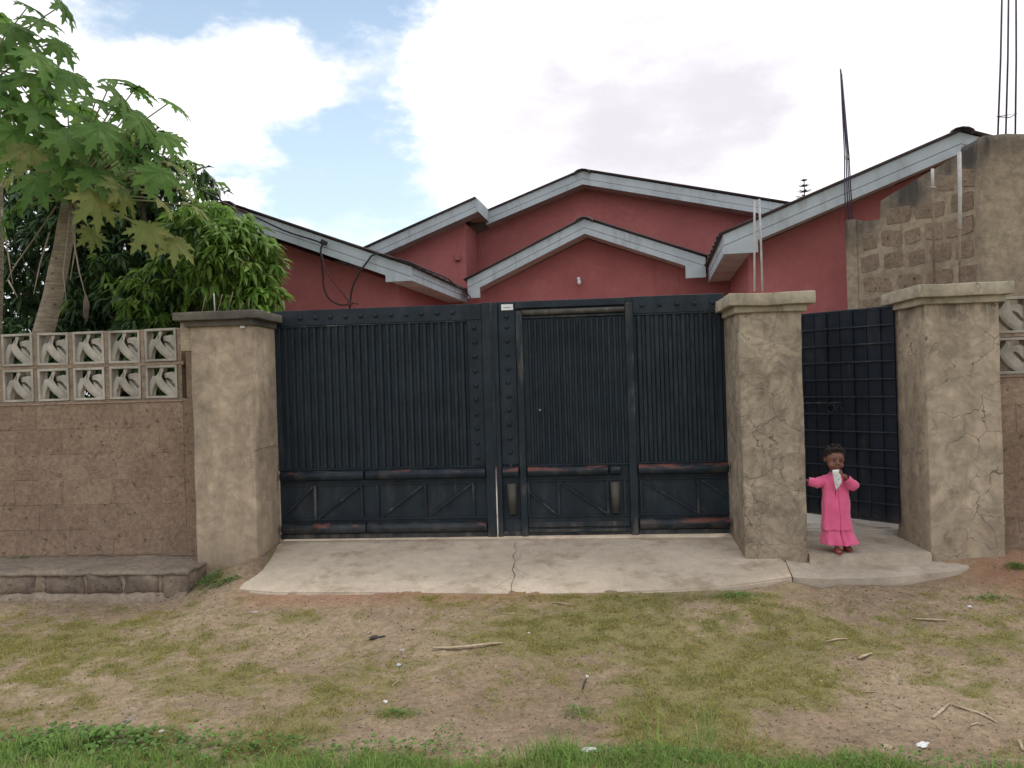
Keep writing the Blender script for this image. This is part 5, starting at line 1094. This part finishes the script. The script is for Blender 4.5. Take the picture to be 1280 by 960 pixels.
# skull, face and jaw
ell(bm, hd(0, .010, .018), (.074, .086, .078), tilt); ell(bm, hd(0, -.022, -.028), (.060, .056, .062), tilt); ell(bm, hd(0, -.044, -.066), (.030, .028, .024), tilt)
for s in (-1, 1):
    ell(bm, hd(s*.034, -.050, -.040), (.026, .024, .026), tilt); ell(bm, hd(s*.074, .012, -.010), (.009, .016, .023), tilt); ell(bm, hd(s*.028, -.070, .014), (.020, .008, .007), tilt)
ell(bm, hd(0, -.082, -.022), (.0135, .012, .010), tilt); cap(bm, hd(0, -.072, .006), .007, hd(0, -.084, -.016), .009)
for s in (-1, 1): ell(bm, hd(s*.010, -.078, -.025), (.007, .007, .006), tilt)
ell(bm, hd(0, -.076, -.048), (.018, .010, .005), tilt, 2); ell(bm, hd(0, -.074, -.057), (.016, .010, .0055), tilt, 2)
# neck, trunk and limbs
nk = K(1044, 593, .012); ch = K(1044, 606, .01); bl = K(1045, 627, .0); pv = K(1046, 644, .0)
cap(bm, hd(0, .015, -.05), .034, nk, .034)
ell(bm, ch, (.082, .055, .07)); ell(bm, bl, (.078, .066, .075)); ell(bm, pv, (.078, .060, .055))
shL = K(1032, 599.5, .01); shR = K(1055.5, 599, .01); elL = K(1020.5, 604, -.01); haL = K(1010, 601.5, -.0)
elR = K(1066, 607, -.07); wrR = K(1054.5, 594.5, -.125); hR = K(1049.5, 589.5, -.125)
ell(bm, shL, (.034, .034, .032)); ell(bm, shR, (.034, .034, .032)); cap(bm, shL, .027, elL, .022); cap(bm, elL, .022, haL, .015)
cap(bm, shR, .027, elR, .022); cap(bm, elR, .022, wrR, .015)
kL = K(1046.5, 664, -.035); aL = K(1046.5, 684, -.045); kR = K(1055, 664, .0); aR = K(1057, 680.5, .035)
cap(bm, K(1042, 648, 0), .045, kL, .030); cap(bm, kL, .028, aL, .019); cap(bm, K(1051, 648, 0), .045, kR, .030); cap(bm, kR, .028, aR, .019)
fL = Vector((aL.x-.004, aL.y-.052, GZ+.020)); fR = Vector((aR.x+.012, aR.y-.052, GZ+.020))
for a_, f_ in ((aL, fL), (aR, fR)):
    heel = Vector((a_.x, a_.y+.014, GZ+.026)); cap(bm, a_, .018, heel, .019); cap(bm, heel, .018, f_, .015)
    for k in range(5): cap(bm, f_+Vector(((k-2)*.0085, -.004, 0)), .0055, f_+Vector(((k-2)*.0095, -.021+abs(k-1.4)*.003, -.004)), .0045, 8)
# hand near the mouth: palm, four curled fingers and a thumb around the packet top
pal = hR; ell(bm, pal.lerp(wrR, .25), (.016, .013, .018)); 
for k in range(4):
    b0 = pal+Vector((.010-.001*k, -.004, .012-.008*k)); m0 = b0+Vector((-.014, -.011, .003)); t0 = m0+Vector((-.012+.001*k, .004, -.002)); r_ = .0052-.0003*k
    cap(bm, b0, r_, m0, r_*.95, 8); cap(bm, m0, r_*.95, t0, r_*.85, 8)
cap(bm, pal+Vector((.002, .004, .010)), .0058, pal+Vector((-.010, .006, .017)), .0052, 8); cap(bm, pal+Vector((-.010, .006, .017)), .0052, pal+Vector((-.020, .003, .016)), .0046, 8)
# hand reaching to the pillar
ell(bm, haL+Vector((-.012, 0, 0)), (.016, .011, .014))
for k in range(4):
    b0 = haL+Vector((-.022, -.002, .010-.007*k)); m0 = b0+Vector((-.014, -.002, .001)); t0 = m0+Vector((-.010, .002, -.002)); cap(bm, b0, .0048, m0, .0044, 8); cap(bm, m0, .0044, t0, .0038, 8)
cap(bm, haL+Vector((-.008, -.003, .010)), .0052, haL+Vector((-.020, -.006, .020)), .0042, 8)
remeshed('body', bm, M['skin'], person, .0032, 3)
for s in (-1, 1):
    bm = bmesh.new(); ell(bm, hd(s*.0275, -.0735, .0005), (.0105, .0055, .0045), tilt, 2); e_ = bm_obj('eye', bm, M['eye_w'], person, True)
    bm = bmesh.new(); ell(bm, hd(s*.0265, -.0790, .0), (.0064, .003, .0050), tilt, 2); bm_obj('iris', bm, M['eye_d'], e_, True)
    bm = bmesh.new(); cap(bm, hd(s*.014, -.0800, .0195), .0018, hd(s*.030, -.0785, .0235), .0022, 6); cap(bm, hd(s*.030, -.0785, .0235), .0022, hd(s*.042, -.0715, .0185), .0014, 6); bm_obj('eyebrow', bm, M['hair'], person, True)
bm = bmesh.new(); ell(bm, hd(0, -.0835, -.0485), (.0165, .0045, .0035), tilt, 2); ell(bm, hd(0, -.0815, -.0555), (.0145, .0045, .0042), tilt, 2); bm_obj('lips', bm, M['lip'], person, True)
# hair: close-cropped with small tied tufts
bm = bmesh.new(); q = ell(bm, hd(0, .020, .030), (.0805, .089, .0765), tilt, 4)
kill = [v for v in q if (lambda l: l.y < -.052 and l.z < .052 or l.z < -.030 or (l.y < -.015 and l.z < .020))(tilt.to_3x3().inverted() @ (v.co-hc))]
bmesh.ops.delete(bm, geom=kill, context='VERTS')
for v in bm.verts: v.co += (v.co-hc).normalized()*(.006*mnoise.noise(v.co*70)+.003*mnoise.noise(v.co*160))
hr = bm_obj('hair', bm, M['hair'], person, True)
for k, (x, y, z, r_) in enumerate([(-.030, -.038, .086, .017), (.004, -.044, .092, .016), (.036, -.034, .084, .017), (-.060, -.004, .070, .018), (.062, .000, .070, .017), (-.020, .010, .108, .018), (.022, .012, .107, .018), (-.048, .042, .086, .017), (.050, .044, .084, .017), (-.074, .018, .035, .014), (.075, .020, .034, .014)]):
    bm = bmesh.new(); ell(bm, hd(x, y, z), (r_, r_, r_*.85), tilt, 3)
    for v in bm.verts: v.co += (v.co-hd(x, y, z)).normalized()*.006*mnoise.noise(v.co*120+Vector((k, 0, 0)))
    bm_obj('hair_tuft', bm, M['hair'], hr, True)
# long dress: rings measured down the body, with soft folds, front opening and a flounce
def garment(name, rings, folds, groove, par, mt, thick=.0045, n=96, seed=0):
    bm = bmesh.new(); rv = []; dn_ = []
    for ra_, rb_ in zip(rings, rings[1:]):
        for s_ in range(4): dn_.append(tuple(p_*(1-s_/4)+q_*s_/4 for p_, q_ in zip(ra_, rb_)))
    rings = dn_+[rings[-1]]
    for (px, py, dy, rx, ry, fo) in rings:
        c = K(px, py, dy); row = []
        for k in range(n):
            a_ = 2*PI*k/n; f_ = 1+fo*(.6*math.sin(folds*a_+seed)+.4*math.sin((folds*1.7)*a_+seed*2+py*.02)); d_ = abs((a_+PI/2+PI) % (2*PI)-PI)     # 0 at the front (-Y)
            gq = math.exp(-(d_/.055)**2)*groove*(1 if py > 606 else .2); pq = c+Vector((rx*f_*math.cos(a_), (ry*f_-gq)*math.sin(a_), 0)); nv_ = mnoise.noise_vector(Vector((pq.x*22+seed, pq.y*22, pq.z*9))); row.append(bm.verts.new(pq+nv_*(.0095 if py > 596 else .002)))
        rv.append(row)
    for a_, b_ in zip(rv, rv[1:]):
        for k in range(n): bm.faces.new((a_[k], a_[(k+1) % n], b_[(k+1) % n], b_[k]))
    bmesh.ops.recalc_face_normals(bm, faces=bm.faces); o = bm_obj(name, bm, mt, par, True); md = o.modifiers.new('s', 'SOLIDIFY'); md.thickness = thick; md.offset = 1; return o
dress = garment('dress', [(1044, 590.5, .012, .041, .039, 0), (1044, 592.5, .011, .050, .045, 0), (1044, 595.5, .010, .084, .054, .0), (1044, 600, .008, .099, .064, .01), (1044.2, 607, .004, .0995, .073, .012), (1044.5, 618, .0, .100, .079, .018), (1044.6, 632, -.004, .103, .084, .03), (1045.0, 646, -.006, .108, .088, .04), (1045.6, 658, -.006, .114, .093, .05), (1045.7, 660.5, -.006, .115, .094, .052)], 7, .016, person, M['cloth'], .005, 96, 1)
fl_ = garment('flounce', [(1045.5, 652, -.004, .100, .080, .03), (1046, 660, -.004, .108, .085, .05), (1047.5, 668, -.004, .120, .090, .07), (1049, 675, -.004, .131, .096, .085), (1050, 679.5, -.006, .137, .100, .09)], 8, .030, dress, M['cloth'], .004, 96, 2)
bm = bmesh.new(); tube(bm, [K(1044, 606, -.080), K(1044.6, 620, -.0765), K(1045.4, 640, -.082), K(1046.4, 659, -.089)], .0028, 6); bm_obj('slit_shade', bm, M['cloth_shade'], dress, True)  # dark strip along the open slit, its shade put into the colour
def sleeve(pts, rads):
    bm = bmesh.new(); n = len(pts)
    path = []; rr_ = []
    for i in range(n-1):
        for s in range(5):
            u_ = s/5; path.append(pts[i].lerp(pts[i+1], u_)); rr_.append((rads[i]*(1-u_)+rads[i+1]*u_)*(1+.05*math.sin((i*5+s)*1.9)))
    path.append(pts[-1]); rr_.append(rads[-1]); tube(bm, path, rr_, 20, False)
    for v in bm.verts: v.co += mnoise.noise_vector(v.co*38)*.007
    ell(bm, pts[0], (rads[0]*1.02,)*3)
    o = bm_obj('sleeve', bm, M['cloth'], dress, True); return o
sleeve([shL+Vector((.012, 0, -.002)), elL, haL+Vector((.002, 0, 0))], [.043, .041, .033])
sleeve([shR+Vector((-.012, 0, -.002)), elR+Vector((-.012, .02, .008)), elR+Vector((.002, -.008, .0)), wrR.lerp(elR, .25)], [.044, .046, .045, .029])
for sh_, f_, a_ in ((1, fL, aL), (1, fR, aR)):
    bm = bmesh.new(); heel = Vector((a_.x, a_.y+.018, GZ+.006)); toe = f_+Vector((0, -.026, -.014)); mid = heel.lerp(toe, .5)
    sole = []
    for k in range(20):
        q_ = 2*PI*k/20; w_ = .024 if math.cos(q_) < 0 else .028; sole.append(Vector((mid.x+w_*math.sin(q_), mid.y-.056*math.cos(q_)*-1, GZ+.001)))
    prism(bm, sole, (0, 0, .010)); bmesh.ops.recalc_face_normals(bm, faces=bm.faces); so = bm_obj('sandal', bm, M['sandal'], person)
    for y_ in (-.004, -.024, .020):
        arc = [Vector((f_.x+(a_.x-f_.x)*(.3+y_*6)+.0235*math.cos(q_), f_.y+.022+y_, GZ+.010+.032*math.sin(q_))) for q_ in np.linspace(0, PI, 9)]; tubeo('strap', arc, .0048, M['sandal'], so, 6)
pk = thing('drink_packet', 'small white printed packet held up to the child\'s mouth', 'packet', tuple(K(1046, 600, -.14)))
a_ = [K(1040, 587.5, -.137), K(1048.5, 587, -.137), K(1052, 603, -.125), K(1045, 613.5, -.108)]
bm = bmesh.new(); n_ = 8; gr_ = []
for i in range(n_+1):
    row = []
    for j in range(5):
        u_ = j/4; v_ = i/n_; p_ = (a_[0].lerp(a_[1], u_)).lerp(a_[3].lerp(a_[2], u_), v_); bulge = .009*math.sin(PI*u_)*math.sin(PI*v_)**.6; row.append(bm.verts.new(p_+Vector((0, -bulge+.002*math.sin(i*2.2+j), 0))))
    gr_.append(row)
for i in range(n_):
    for j in range(4): bm.faces.new((gr_[i][j], gr_[i+1][j], gr_[i+1][j+1], gr_[i][j+1]))
bmesh.ops.recalc_face_normals(bm, faces=bm.faces); o = bm_obj('pouch', bm, M['white'], pk, True); md = o.modifiers.new('s', 'SOLIDIFY'); md.thickness = .006; md.offset = -1
def onp(u_, v_): p_ = (a_[0].lerp(a_[1], u_)).lerp(a_[3].lerp(a_[2], u_), v_); return p_+Vector((0, -.009*math.sin(PI*u_)*math.sin(PI*v_)**.6-.0035, 0))
for (u0, v0, u1, v1, r_) in ((.55, .60, .95, .52, .0036), (.30, .30, .62, .27, .0022), (.30, .38, .75, .34, .002), (.25, .72, .35, .95, .0028), (.55, .75, .85, .70, .002)): tubeo('print_mark', [onp(u0, v0), onp((u0+u1)/2, (v0+v1)/2), onp(u1, v1)], r_, M['print'], pk, 5)
